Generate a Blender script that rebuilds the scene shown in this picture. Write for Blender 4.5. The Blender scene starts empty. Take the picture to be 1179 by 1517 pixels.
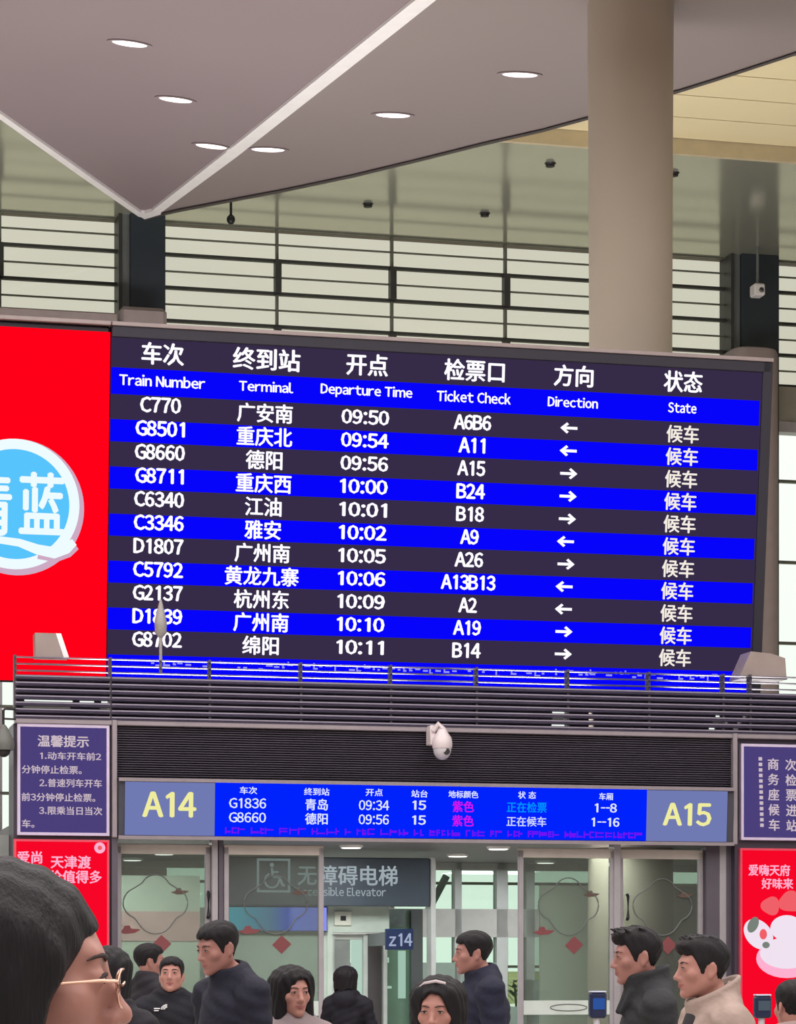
import bpy, math, random
import numpy as np
from mathutils import Matrix, Vector
import openvdb as vdb

random.seed(7)
SC = bpy.context.scene
COL = SC.collection
PI = math.pi

# ------------------------------------------------------------------ camera, world, lights
F_PX, CX, HY, EYE = 4000.0, 589.5, 1435.0, 1.56
cd = bpy.data.cameras.new('camera')
cam = bpy.data.objects.new('camera', cd)
COL.objects.link(cam)
cam.location = (0, 0, EYE)
cam.rotation_euler = (PI / 2, 0, 0)
cd.sensor_fit = 'AUTO'
cd.sensor_width = 36.0
cd.lens = F_PX / 1517.0 * 36.0
cd.shift_y = (HY - 758.5) / 1517.0
cd.clip_start, cd.clip_end = 0.05, 3000
SC.camera = cam

SC.view_settings.view_transform = 'Standard'
SC.view_settings.look = 'None'
SC.view_settings.gamma = 1.0
SC.view_settings.exposure = 0.0
SC.view_settings.use_curve_mapping = False

world = bpy.data.worlds.new('overcast_sky')
SC.world = world
world.use_nodes = True
wn = world.node_tree
bg = wn.nodes['Background']
tc = wn.nodes.new('ShaderNodeTexCoord')
sx = wn.nodes.new('ShaderNodeSeparateXYZ')
wr = wn.nodes.new('ShaderNodeValToRGB')
wn.links.new(tc.outputs['Generated'], sx.inputs[0])
wn.links.new(sx.outputs['Z'], wr.inputs[0])
wn.links.new(wr.outputs[0], bg.inputs['Color'])
wr.color_ramp.elements[0].position = 0.0
wr.color_ramp.elements[0].color = (0.86, 0.92, 0.86, 1)
wr.color_ramp.elements[1].position = 0.4
wr.color_ramp.elements[1].color = (1.0, 1.0, 0.97, 1)
bg.inputs['Strength'].default_value = 1.25


def area(name, loc, rot, sx_, sy_, power, color=(1, 1, 1)):
    l = bpy.data.lights.new(name, 'AREA')
    l.shape = 'RECTANGLE'
    l.size, l.size_y = sx_, sy_
    l.energy = power
    l.color = color
    o = bpy.data.objects.new(name, l)
    COL.objects.link(o)
    o.location, o.rotation_euler = loc, rot
    return o


area('hall_ceiling_lamps', (0, 4, 11.8), (0, 0, 0), 40, 30, 9000, (1.0, 0.96, 0.955))
area('hall_front_lamps', (0, 22, 11.6), (0, 0, 0), 34, 5, 1700, (1.0, 0.96, 0.95))

# ------------------------------------------------------------------ frames and pixel helpers
TA = 0.24
ANG = math.atan(TA)


def frame(y0, z0=0.0):
    return Matrix.Translation((0, y0, z0)) @ Matrix.Rotation(ANG, 4, 'Z')


FA = frame(27.6)            # the gate front
WA = frame(40.0)            # the window wall


def ray(px, py):
    return Vector(((px - CX) / F_PX, 1.0, (HY - py) / F_PX))


def P(M, px, py, w=0.0):
    """where the sight line through a photo pixel meets the plane y = w of frame M (frame coordinates)"""
    Mi = M.inverted()
    o = Mi @ Vector((0, 0, EYE))
    d = Mi.to_3x3() @ ray(px, py)
    t = (w - o.y) / d.y
    return o + d * t


def plane_hit(p0, n, px, py):
    d = ray(px, py)
    o = Vector((0, 0, EYE))
    t = (p0 - o).dot(n) / d.dot(n)
    return o + d * t


def at(px, py, Y):
    return Vector((0, 0, EYE)) + ray(px, py) * Y


# ------------------------------------------------------------------ materials
MATS = {}


def lin(c):
    c = c / 255.0
    return c / 12.92 if c <= 0.04045 else ((c + 0.055) / 1.055) ** 2.4


def rgb(r, g, b):
    return (lin(r), lin(g), lin(b), 1.0)


def mat(name, col, rough=0.5, metal=0.0, spec=0.5, var=0.06, scale=6.0, bump=0.0, bscale=60.0, sub=0.0):
    if name in MATS:
        return MATS[name]
    m = bpy.data.materials.new(name)
    m.use_nodes = True
    nt = m.node_tree
    b = nt.nodes['Principled BSDF']
    b.inputs['Roughness'].default_value = rough
    b.inputs['Metallic'].default_value = metal
    b.inputs['Specular IOR Level'].default_value = spec
    if sub:
        b.inputs['Subsurface Weight'].default_value = sub
        b.inputs['Subsurface Radius'].default_value = (0.012, 0.005, 0.003)
    c = rgb(*col)
    tco = nt.nodes.new('ShaderNodeTexCoord')
    nz = nt.nodes.new('ShaderNodeTexNoise')
    nz.inputs['Scale'].default_value = scale
    nz.inputs['Detail'].default_value = 4
    rp = nt.nodes.new('ShaderNodeValToRGB')
    rp.color_ramp.elements[0].position = 0.3
    rp.color_ramp.elements[1].position = 0.7
    rp.color_ramp.elements[0].color = tuple(x * (1 - var) for x in c[:3]) + (1,)
    rp.color_ramp.elements[1].color = tuple(min(1, x * (1 + var)) for x in c[:3]) + (1,)
    nt.links.new(tco.outputs['Object'], nz.inputs['Vector'])
    nt.links.new(nz.outputs['Fac'], rp.inputs[0])
    nt.links.new(rp.outputs[0], b.inputs['Base Color'])
    if bump:
        n2 = nt.nodes.new('ShaderNodeTexNoise')
        n2.inputs['Scale'].default_value = bscale
        bp = nt.nodes.new('ShaderNodeBump')
        bp.inputs['Strength'].default_value = bump
        bp.inputs['Distance'].default_value = 0.01
        nt.links.new(tco.outputs['Object'], n2.inputs['Vector'])
        nt.links.new(n2.outputs['Fac'], bp.inputs['Height'])
        nt.links.new(bp.outputs[0], b.inputs['Normal'])
    MATS[name] = m
    return m


def emit(name, col, strength=1.0):
    if name in MATS:
        return MATS[name]
    m = bpy.data.materials.new(name)
    m.use_nodes = True
    nt = m.node_tree
    nt.nodes.remove(nt.nodes['Principled BSDF'])
    e = nt.nodes.new('ShaderNodeEmission')
    e.inputs['Color'].default_value = rgb(*col)
    e.inputs['Strength'].default_value = strength
    nt.links.new(e.outputs[0], nt.nodes['Material Output'].inputs[0])
    MATS[name] = m
    return m


def glass(name, tint, refl=0.08, rough=0.02, haze=0.0, hcol=(150, 155, 150)):
    if name in MATS:
        return MATS[name]
    m = bpy.data.materials.new(name)
    m.use_nodes = True
    nt = m.node_tree
    nt.nodes.remove(nt.nodes['Principled BSDF'])
    t = nt.nodes.new('ShaderNodeBsdfTransparent')
    t.inputs[0].default_value = rgb(*tint)
    g = nt.nodes.new('ShaderNodeBsdfGlossy')
    g.inputs['Roughness'].default_value = rough
    lw = nt.nodes.new('ShaderNodeFresnel')
    lw.inputs['IOR'].default_value = 1.45
    mx = nt.nodes.new('ShaderNodeMixShader')
    ad = nt.nodes.new('ShaderNodeMath')
    ad.operation = 'MULTIPLY_ADD'
    ad.inputs[1].default_value = 0.8
    ad.inputs[2].default_value = refl * 0.4
    nt.links.new(lw.outputs[0], ad.inputs[0])
    nt.links.new(ad.outputs[0], mx.inputs[0])
    nt.links.new(t.outputs[0], mx.inputs[1])
    nt.links.new(g.outputs[0], mx.inputs[2])
    last = mx
    if haze:
        d = nt.nodes.new('ShaderNodeBsdfDiffuse')
        d.inputs[0].default_value = rgb(*hcol)
        m2 = nt.nodes.new('ShaderNodeMixShader')
        m2.inputs[0].default_value = haze
        nt.links.new(mx.outputs[0], m2.inputs[1])
        nt.links.new(d.outputs[0], m2.inputs[2])
        last = m2
    nt.links.new(last.outputs[0], nt.nodes['Material Output'].inputs[0])
    MATS[name] = m
    return m


# ------------------------------------------------------------------ mesh builder
class MB:
    def __init__(self):
        self.v, self.f, self.m = [], [], []

    def add(self, vs, fs, mi=0):
        n = len(self.v)
        self.v += [tuple(v) for v in vs]
        self.f += [tuple(i + n for i in f) for f in fs]
        self.m += [mi] * len(fs)
        return self

    def box(self, x0, x1, y0, y1, z0, z1, mi=0, b=0.0):
        if b:
            b = min(b, abs(x1 - x0) * .45, abs(y1 - y0) * .45, abs(z1 - z0) * .45)
            # chamfered box
            pts, idx = [], {}
            for ix, (xa, sxn) in enumerate(((x0, 1), (x1, -1))):
                for iy, (ya, syn) in enumerate(((y0, 1), (y1, -1))):
                    for iz, (za, szn) in enumerate(((z0, 1), (z1, -1))):
                        for ax in range(3):
                            p = [xa + sxn * b, ya + syn * b, za + szn * b]
                            p[ax] = (xa, ya, za)[ax]
                            idx[(ix, iy, iz, ax)] = len(pts)
                            pts.append(p)
            fs = []
            for s in (0, 1):
                q = [idx[(s, 0, 0, 0)], idx[(s, 1, 0, 0)], idx[(s, 1, 1, 0)], idx[(s, 0, 1, 0)]]
                fs.append(q if s else q[::-1])
                q = [idx[(0, s, 0, 1)], idx[(1, s, 0, 1)], idx[(1, s, 1, 1)], idx[(0, s, 1, 1)]]
                fs.append(q[::-1] if s else q)
                q = [idx[(0, 0, s, 2)], idx[(1, 0, s, 2)], idx[(1, 1, s, 2)], idx[(0, 1, s, 2)]]
                fs.append(q if s else q[::-1])
            for i in (0, 1):
                for j in (0, 1):
                    fs.append([idx[(0, i, j, 1)], idx[(1, i, j, 1)], idx[(1, i, j, 2)], idx[(0, i, j, 2)]][:: 1 if i != j else -1])
                    fs.append([idx[(i, 0, j, 0)], idx[(i, 1, j, 0)], idx[(i, 1, j, 2)], idx[(i, 0, j, 2)]][:: -1 if i != j else 1])
                    fs.append([idx[(i, j, 0, 0)], idx[(i, j, 1, 0)], idx[(i, j, 1, 1)], idx[(i, j, 0, 1)]][:: 1 if i != j else -1])
                    for k in (0, 1):
                        t = [idx[(i, j, k, 0)], idx[(i, j, k, 1)], idx[(i, j, k, 2)]]
                        fs.append(t if (i + j + k) % 2 else t[::-1])
            return self.add(pts, fs, mi)
        vs = [(x0, y0, z0), (x1, y0, z0), (x1, y1, z0), (x0, y1, z0), (x0, y0, z1), (x1, y0, z1), (x1, y1, z1), (x0, y1, z1)]
        fs = [(0, 3, 2, 1), (4, 5, 6, 7), (0, 1, 5, 4), (1, 2, 6, 5), (2, 3, 7, 6), (3, 0, 4, 7)]
        return self.add(vs, fs, mi)

    def rect(self, x0, x1, y, z0, z1, mi=0):
        return self.add([(x0, y, z0), (x1, y, z0), (x1, y, z1), (x0, y, z1)], [(0, 1, 2, 3)], mi)

    def prism(self, pts, off, mi=0):
        """polygon pts (3D) extruded by vector off"""
        n = len(pts)
        a = [Vector(p) for p in pts]
        vs = a + [p + Vector(off) for p in a]
        fs = [tuple(range(n)), tuple(range(2 * n - 1, n - 1, -1))]
        fs += [(i, i + n, (i + 1) % n + n, (i + 1) % n) for i in range(n)]
        return self.add(vs, fs, mi)

    def tube(self, pts, r, seg=10, mi=0, cap=True):
        pts = [Vector(p) for p in pts]
        rs = r if isinstance(r, (list, tuple)) else [r] * len(pts)
        vs, fs = [], []
        for i, p in enumerate(pts):
            d = (pts[min(i + 1, len(pts) - 1)] - pts[max(i - 1, 0)]).normalized()
            u = d.cross(Vector((0, 0, 1)))
            if u.length < 1e-3:
                u = d.cross(Vector((0, 1, 0)))
            u.normalize()
            w = d.cross(u)
            for k in range(seg):
                a = 2 * PI * k / seg
                vs.append(p + (u * math.cos(a) + w * math.sin(a)) * rs[i])
        for i in range(len(pts) - 1):
            for k in range(seg):
                k2 = (k + 1) % seg
                fs.append((i * seg + k, i * seg + k2, (i + 1) * seg + k2, (i + 1) * seg + k))
        if cap:
            fs.append(tuple(range(seg))[::-1])
            fs.append(tuple((len(pts) - 1) * seg + k for k in range(seg)))
        return self.add(vs, fs, mi)

    def lathe(self, prof, c=(0, 0, 0), axis='Z', seg=24, mi=0, R=None):
        vs, fs = [], []
        for (r, h) in prof:
            for k in range(seg):
                a = 2 * PI * k / seg
                p = Vector((r * math.cos(a), r * math.sin(a), h))
                if axis == 'Y':
                    p = Vector((p.x, p.z, -p.y))
                if axis == 'X':
                    p = Vector((p.z, p.y, -p.x))
                if R is not None:
                    p = R @ p
                vs.append(p + Vector(c))
        n = len(prof)
        for i in range(n - 1):
            for k in range(seg):
                k2 = (k + 1) % seg
                fs.append((i * seg + k, i * seg + k2, (i + 1) * seg + k2, (i + 1) * seg + k))
        fs.append(tuple(range(seg))[::-1])
        fs.append(tuple((n - 1) * seg + k for k in range(seg)))
        return self.add(vs, fs, mi)

    def ball(self, c, r, seg=16, rings=10, mi=0, R=None):
        r = Vector((r, r, r)) if not hasattr(r, '__len__') else Vector(r)
        vs, fs = [], []
        for i in range(rings + 1):
            th = PI * i / rings
            for k in range(seg):
                a = 2 * PI * k / seg
                p = Vector((r.x * math.sin(th) * math.cos(a), r.y * math.sin(th) * math.sin(a), -r.z * math.cos(th)))
                if R is not None:
                    p = R @ p
                vs.append(p + Vector(c))
        for i in range(rings):
            for k in range(seg):
                k2 = (k + 1) % seg
                fs.append((i * seg + k, i * seg + k2, (i + 1) * seg + k2, (i + 1) * seg + k))
        return self.add(vs, fs, mi)

    def text(self, s, x, z, w, h, y, bold=0.0, mi=0, mono=True):
        """lettering fitted into a box w x h centred on x, z, on the plane y, reading from -y"""
        vs, fs, (xa, xb, ya, yb) = text_shape(s, bold, mono)
        sx_ = w / (xb - xa)
        sz_ = h / (yb - ya) if h else sx_
        self.add([((vx - (xa + xb) / 2) * sx_ + x, y, (vy - (ya + yb) / 2) * sz_ + z) for vx, vy in vs], fs, mi)
        return self

    def build(self, name, mats, parent=None, off=(0, 0, 0), smooth=False, M=None, kind=None):
        me = bpy.data.meshes.new(name)
        o = Vector(off)
        me.from_pydata([tuple(Vector(v) - o) for v in self.v], [], self.f)
        for m in (mats if isinstance(mats, (list, tuple)) else [mats]):
            me.materials.append(m)
        if any(self.m):
            me.polygons.foreach_set('material_index', self.m)
        if smooth:
            me.polygons.foreach_set('use_smooth', [True] * len(me.polygons))
            try:
                me.set_sharp_from_angle(angle=math.radians(38))
            except Exception:
                pass
        me.update()
        ob = bpy.data.objects.new(name, me)
        COL.objects.link(ob)
        if parent is not None:
            ob.parent = parent
        elif M is not None:
            ob.matrix_world = M @ Matrix.Translation(o)
        if kind:
            ob['kind'] = kind
        return ob


TXT, GLY = {}, {}


def glyph(ch):
    """outline faces of one character (Latin taken from its full-width form) and its box"""
    if ch in GLY:
        return GLY[ch]
    if ch == '1':
        GLY[ch] = ([(.50, 0), (.60, 0), (.60, .73), (.515, .73), (.36, .63), (.36, .55), (.50, .62)], [(0, 1, 2, 3, 6), (3, 4, 5, 6)], (.36, .60, 0, .73))
        return GLY[ch]
    c = bpy.data.curves.new('lettering_source', 'FONT')
    c.body = chr(ord(ch) + 0xFEE0) if 0x21 <= ord(ch) <= 0x7e else ch
    c.resolution_u = 2
    o = bpy.data.objects.new('lettering_source', c)
    COL.objects.link(o)
    dg = bpy.context.evaluated_depsgraph_get()
    me = bpy.data.meshes.new_from_object(o.evaluated_get(dg))
    vs = [(v.co.x, v.co.y) for v in me.vertices]
    fs = [tuple(p.vertices) for p in me.polygons]
    bpy.data.objects.remove(o)
    bpy.data.curves.remove(c)
    bpy.data.meshes.remove(me)
    xs, ys = [v[0] for v in vs], [v[1] for v in vs]
    GLY[ch] = (vs, fs, (min(xs), max(xs), min(ys), max(ys)))
    return GLY[ch]


def text_shape(s, bold=0.0, mono=True):
    """one line of lettering; bold thickens every stroke by that part of the letter height"""
    key = (s, bold, mono)
    if key in TXT:
        return TXT[key]
    V, F_, pen = [], [], 0.0
    for ch in s:
        if ch == ' ':
            pen += .30
            continue
        vs, fs, (a, b, lo, hi) = glyph(ch)
        if ord(ch) > 0x2fff:
            off, adv = 0.0, 1.0
        elif ch in ':.':
            off, adv = .15 - (a + b) / 2, .30
        elif ch == '-':
            off, adv = .24 - (a + b) / 2, .40
        elif mono:
            off, adv = .30 - (a + b) / 2, .60
        else:
            off, adv = .045 - a, (b - a) + .09
        kx = .42 if ch == '-' else 1.0
        for dx_, dy_ in ((0, 0), (bold, 0), (-bold, 0), (0, bold * .6), (0, -bold * .6)) if bold else ((0, 0),):
            n = len(V)
            cx_ = (a + b) / 2
            V += [(cx_ + (x - cx_) * kx + off + pen + dx_, y + dy_) for x, y in vs]
            F_ += [tuple(i + n for i in f) for f in fs]
        pen += adv
    xs, ys = [v[0] for v in V], [v[1] for v in V]
    TXT[key] = (V, F_, (min(xs), max(xs), min(ys), max(ys)))
    return TXT[key]


def tag(o, label=None, cat=None, group=None, kind=None):
    if label:
        o['label'] = label
    if cat:
        o['category'] = cat
    if group:
        o['group'] = group
    if kind:
        o['kind'] = kind
    return o


def thing(name, label, cat, M, base, group=None):
    o = bpy.data.objects.new(name, None)
    o.empty_display_size = 0.2
    COL.objects.link(o)
    o.matrix_world = M @ Matrix.Translation(Vector(base))
    return tag(o, label, cat, group)


def struct(ob, label=None, cat=None):
    return tag(ob, label, cat, None, 'structure')


ID = Matrix.Identity(4)

# unseen fill lights added behind the louvres to brighten the canopy from below
for (u_, p_w) in ((-5.5, 320), (-1.0, 320), (3.5, 320)):
    l_ = area('canopy_fill', (0, 0, 0), (0, 0, 0), 3.6, 2.6, p_w, (1.0, .95, .93))
    l_.matrix_world = FA @ Matrix.Translation((u_, 3.4, 3.55)) @ Matrix.Rotation(PI, 4, 'X')

# ------------------------------------------------------------------ the shared palette
canopy_m = mat('canopy_panel', (138, 124, 127), .55, 0, .3, .03, .4)
canopy2_m = mat('canopy_panel_side', (140, 128, 127), .55, 0, .3, .03, .4)
white_trim = mat('white_trim', (236, 232, 232), .5, 0, .4, .03)
dark_trim = mat('dark_edge', (70, 62, 62), .6)
cream_m = mat('cream_panel', (232, 218, 176), .6, 0, .3, .03, .5)
soffit_m = mat('glossy_soffit', (190, 192, 174), .13, .55, .8, .03, .5)
mullion_m = mat('mullion_metal', (104, 106, 94), .5, .2, .4)
mull_dark = mat('mullion_dark', (62, 63, 60), .5, .2, .4)
steel_dark = mat('dark_steel', (48, 56, 64), .5, .1, .4)
steel_mid = mat('grey_steel', (112, 116, 116), .5, .1, .4)
clad_m = mat('mauve_cladding', (158, 145, 144), .55, 0, .3)
column_m = mat('column_paint', (170, 158, 143), .55, 0, .3, .03, .8)
span_m = mat('spandrel_grey', (150, 146, 134), .6)
louver_m = mat('louver_metal', (118, 111, 132), .30, .35, .5, .08, 3)
louver_back = mat('louver_backing', (84, 77, 96), .6)
vent_m = mat('vent_metal', (116, 110, 124), .45, .3, .5)
vent_back = mat('vent_backing', (58, 52, 58), .6)
rail_m = mat('brushed_rail', (150, 140, 146), .4, .3, .5)
post_m = mat('aluminium_post', (165, 160, 165), .4, .3, .5)
black_m = mat('black_plastic', (26, 25, 28), .45)
floor_m = mat('floor_stone', (186, 178, 170), .3, 0, .5, .05, .8)
wall_m = mat('hall_wall', (150, 140, 138), .7)
inner_dark = mat('inner_ceiling_grey', (98, 92, 98), .5)
inner_wall = mat('inner_wall_grey', (150, 155, 152), .6)
lamp_white = emit('lamp_white', (255, 250, 245), 2.5)
upper_glass = glass('tinted_glass', (225, 223, 215), .06, .05)
clear_glass = glass('clear_glass', (250, 252, 250), .05, .02)
door_glass = glass('door_glass', (212, 220, 215), .10, .03, .12, (170, 172, 165))

# ------------------------------------------------------------------ the hall shell
m = MB().box(-60, 60, -30, 48, -.3, 0)
struct(m.build('floor', floor_m, M=ID))
m = MB().box(-60, 60, -30.3, -30, 0, 14.4)
struct(m.build('wall_back', wall_m, M=ID))
m = MB().box(-60.3, -60, -30, 48, 0, 14.4)
struct(m.build('wall_left', wall_m, M=ID))
m = MB().box(60, 60.3, -30, 48, 0, 14.4)
struct(m.build('wall_right', wall_m, M=ID))
m = MB().box(-60, 60, -30, 41, 14.4, 14.7)
struct(m.build('ceiling', mat('hall_ceiling', (205, 195, 180), .7), M=ID))
m = MB().box(-300, 300, 50, 190, -1.15, -.9)
struct(m.build('ground_platform', mat('platform_concrete', (232, 233, 220), .8, 0, .2, .04, .05), M=ID))
m = MB().box(-900, 900, 190, 2400, -1.2, -1.0)
struct(m.build('ground_outside', mat('outdoor_ground', (150, 150, 96), .9, 0, .2, .3, .02), M=ID))

# window wall: upper tinted glazing, spandrel, lower clear glazing
SOF = 12.40
U = lambda px, py=430: P(WA, px, py, 0).x
ZW = lambda py: P(WA, CX, py, 0).z
P1L, P1R = U(178), U(240)      # left dark pillar
P2L, P2R = U(1078), U(1142)    # right dark pillar
strong = [350.6, 398.6, 446.6, 494.6, 542]
mulls = [U(410), U(580), U(748), U(917)]
bays = [(-26, P1L), (P1R, P2L), (P2R, 30)]
dm = mulls[1] - mulls[0]
ztop, zmid, zsp = ZW(346), ZW(542), ZW(609)
for n, (ua, ub) in enumerate(bays):
    fr = MB()
    for i, y in enumerate(strong):
        z = ZW(y)
        fr.box(ua, ub, -.05, .03, z - .022, z + .022, 1 if i else 0)
        if i < 4:
            z = ZW(y + 24)
            fr.box(ua, ub, -.025, .015, z - .010, z + .010)
    ms = mulls if n == 1 else ([P1L - dm * k for k in range(1, 12)] if n == 0 else [P2R + dm * k for k in range(1, 12)])
    for u in ms:
        if ua < u < ub:
            fr.box(u - .018, u + .018, -.05, .04, zmid, SOF)
            fr.box(u - .045, u + .045, -.14, .02, ZW(446.6), ZW(398.6), 1)
            fr.box(u - .045, u + .045, -.14, .02, zmid, ZW(497), 1)
    fr.box(ua, ub, -.12, .12, zsp, zmid - .03, 2)
    fr.box(ua, ub, -.16, .1, zsp - .06, zsp + .1, 3)
    y = 609
    for k in range(9):
        z = zsp - 1.24 * (k + 1) + .45
        if z > 0.3:
            fr.box(ua, ub, -.06, .04, z - .02, z + .02)
    for u in ms:
        if ua < u < ub:
            fr.box(u - .03, u + .03, -.06, .05, 0, zsp, 3)
    w_ = struct(fr.build('window_%d' % (n + 1), [mullion_m, mull_dark, span_m, post_m], M=WA))
    g = MB().box(ua, ub, .0, .012, zmid, SOF)
    g.build('tinted_pane', upper_glass, w_)
    g = MB().box(ua, ub, .0, .012, 0, zsp)
    g.build('clear_pane', clear_glass, w_)
# wall above the windows
m = MB().box(-45, 50, -.1, .3, SOF + .02, 14.4)
struct(m.build('wall_front', wall_m, M=WA))
# dark pillars in the window wall
for i, (a, b) in enumerate(((P1L, P1R), (P2L, P2R))):
    m = MB()
    m.box(a - .02, a + .12, -.25, .25, 0, SOF, 1)
    m.box(a + .10, b, -.34, .25, 0, SOF, 0, .01)
    m.box(a - .06, a - .01, -.3, .2, 0, SOF, 2)
    struct(m.build('pillar_%d' % (i + 1), [steel_dark, steel_mid, mull_dark], M=WA))
# mauve cladding round the feet of the pillars
a, b, zc = P(WA, 1086, 600, -.7).x, P(WA, 1150, 600, -.7).x, P(WA, 1118, 515, -.7).z
m = MB()
prof = []
for (dx, r) in ((0, 1),):
    pts = []
    w2, d2, rr = (b - a) / 2 + .03, .42, .22
    for q, (sxn, syn) in enumerate(((1, 1), (-1, 1), (-1, -1), (1, -1))):
        for k in range(7):
            t = (q + k / 6) * PI / 2
            pts.append(((a + b) / 2 + sxn * (w2 - rr) + rr * math.cos(t), -.45 + syn * (d2 - rr) + rr * math.sin(t)))
    lay = [(0, 0), (zc - .1, 0), (zc - .03, .03), (zc, .1)]
    vs, fs = [], []
    for z, ins in lay:
        for x, y in pts:
            cxn, cyn = (a + b) / 2, -.45
            s = 1 - ins / w2
            vs.append((cxn + (x - cxn) * s, cyn + (y - cyn) * s, z))
    n = len(pts)
    for i in range(len(lay) - 1):
        for k in range(n):
            fs.append((i * n + k, i * n + (k + 1) % n, (i + 1) * n + (k + 1) % n, (i + 1) * n + k))
    fs.append(tuple((len(lay) - 1) * n + k for k in range(n)))
    m.add(vs, fs)
struct(m.build('column_cladding', clad_m, M=WA, smooth=True))
a, b = P(WA, 174, 470, -.6).x, P(WA, 244, 470, -.6).x
m = MB().box(a, b, -.85, -.35, 0, P(WA, 208, 460, -.6).z, 0, .06)
struct(m.build('column_cladding', clad_m, M=WA))
za, zb = P(WA, 0, 455, -.9).z, P(WA, 0, 505, -.9).z
m = MB().box(-9, P(WA, 174, 470, -.9).x, -.95, -.6, zb - 1, za, 0, .02)
struct(m.build('beam', clad_m, M=WA))

# soffit over the windows, fascia, cream ceiling
m = MB().box(-45, 50, -4.8, -.02, SOF, SOF + .25)
struct(m.build('ceiling_soffit', soffit_m, M=WA))
m = MB().box(-6, 50, -4.86, -4.78, SOF - .005, SOF + .24)
struct(m.build('trim_1', mat('fascia', (196, 182, 150), .5), M=WA))
m = MB()
for k in range(9):
    y0 = -4.86 - .85 * (k + 1)
    m.box(-1, 40, y0 + .015, y0 + .85 - .015, SOF + .20, SOF + .34)
m.box(-1, 40, -13, -4.86, SOF + .24, SOF + .40, 1)
struct(m.build('ceiling_cream_panels', [cream_m, mat('cream_gap', (170, 152, 116), .7)], M=WA))


# folded canopy whose tip rests on the left pillar
def deep(px, py, H):
    return at(px, py, (H - EYE) * F_PX / (HY - py))


T_ = deep(214, 322, 12.15)
A_ = deep(0, 172, 12.22)
B_ = deep(640, 0, 12.42)
E_ = deep(1179, 80, 12.36)
nL = (A_ - T_).cross(B_ - T_).normalized()
nR = (B_ - T_).cross(E_ - T_).normalized()
if nL.z > 0:
    nL = -nL
if nR.z > 0:
    nR = -nR
hl = lambda x, y, d=0.0: plane_hit(T_ + nL * d, nL, x, y)
hr = lambda x, y, d=0.0: plane_hit(T_ + nR * d, nR, x, y)
up = Vector((0, 0, .12))
m = MB().prism([hl(214, 322), hl(0, 172), hl(-330, -60), hl(-330, -160), hl(760, -160), hl(738, -77), hl(640, 0), hl(420, 165)], up)
canL = struct(m.build('ceiling_canopy', canopy_m, M=ID))
edge = [(214, 322), (262, 311), (330, 298), (420, 281), (520, 260), (620, 236), (720, 211), (800, 193), (870, 174), (960, 148), (1060, 117), (1179, 78), (1420, -4), (1420, -120), (738, -120), (738, -77), (640, 0), (420, 165)]
m = MB().prism([hr(x, y) for x, y in edge], up)
canR = struct(m.build('ceiling_canopy', canopy2_m, M=ID))
m = MB().prism([hl(x, y, .04) for x, y in ((222, 316), (228, 310), (350, 214), (592, 19), (710, -76), (742, -76), (592, 43), (350, 233), (240, 314))], (0, 0, .10))
struct(m.build('trim_2', white_trim, M=ID))
m = MB().prism([hl(x, y, .04) for x, y in ((0, 168), (-200, 20), (-214, 20), (0, 177), (120, 262), (205, 321), (214, 323), (212, 318), (125, 256))], (0, 0, .09))
struct(m.build('trim_3', white_trim, M=ID))
m = MB()
ed = [hr(x, y, .02) for x, y in edge[:13]]
ed2 = [hr(x, y + 4, .02) for x, y in edge[:13]]
vs = ed + ed2 + [p + Vector((0, 0, .16)) for p in ed2]
n = len(ed)
fs = [(i, i + 1, n + i + 1, n + i) for i in range(n - 1)] + [(n + i, n + i + 1, 2 * n + i + 1, 2 * n + i) for i in range(n - 1)]
m.add(vs, fs)
struct(m.build('trim_4', dark_trim, M=ID))
# the tip cap on the pillar
m = MB().prism([hl(x, y, .05) for x, y in ((200, 316), (214, 325), (238, 318), (240, 310), (214, 317))], (0, 0, .12))
struct(m.build('trim_5', white_trim, M=ID))

# downlights set in the canopy
for (px, py, side, lab) in ((192, 64, 'L', 'small bright downlight in the left canopy face, highest of the three there'),
                            (260, 147, 'L', 'small bright downlight in the left canopy face, middle one of three'),
                            (313, 216, 'L', 'small bright downlight left of the white fold strip, lowest on the left face'),
                            (397, 221, 'R', 'small bright downlight just right of the white fold strip near its tip'),
                            (582, 170, 'R', 'small bright downlight in the middle of the right canopy face'),
                            (770, 110, 'R', 'small bright downlight on the right canopy face nearest the round column')):
    nn = nL if side == 'L' else nR
    p = (hl if side == 'L' else hr)(px, py)
    ax_ = Vector((1, .5 if side == 'L' else .12, 0))
    ax_ = ax_ - nn * ax_.dot(nn)
    ax_.normalize()
    ay_ = nn.cross(ax_)
    M = Matrix.Translation(p) @ Matrix((ax_, ay_, nn)).transposed().to_4x4()
    t = thing('downlight', lab, 'ceiling light', M, (0, 0, 0), 'downlights in the canopy')
    S_ = Matrix.Diagonal((1.22, .46, 1))
    MB().lathe([(.22, -.02), (.23, .012), (.19, .016), (.18, .004)], seg=28, R=S_).build('trim_ring', canopy_m, t, smooth=True)
    MB().lathe([(.18, .002), (.17, .010)], seg=28, R=S_).build('lens', lamp_white, t)

# small dark detectors on the soffit
for (px, py, lab) in ((545, 302, 'small dark ceiling detector on the soffit left of the centre mullion'),
                      (718, 316, 'small dark ceiling detector on the soffit above the third window mullion'),
                      (815, 242, 'small dark ceiling detector on the soffit just left of the round column'),
                      (998, 256, 'small dark ceiling detector on the soffit at the right edge of the column')):
    Y = (SOF - EYE) * F_PX / (HY - py)
    p = at(px, py, Y)
    MB().lathe([(.03, -.05), (.06, -.045), (.06, -.02), (.08, 0)], seg=16).build('ceiling_detector', black_m, M=Matrix.Translation(p), smooth=True)
    o = bpy.context.scene.objects[-1] if False else None
    ob = COL.objects[-1]
    tag(ob, lab, 'detector', 'ceiling detectors on the soffit')

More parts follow.
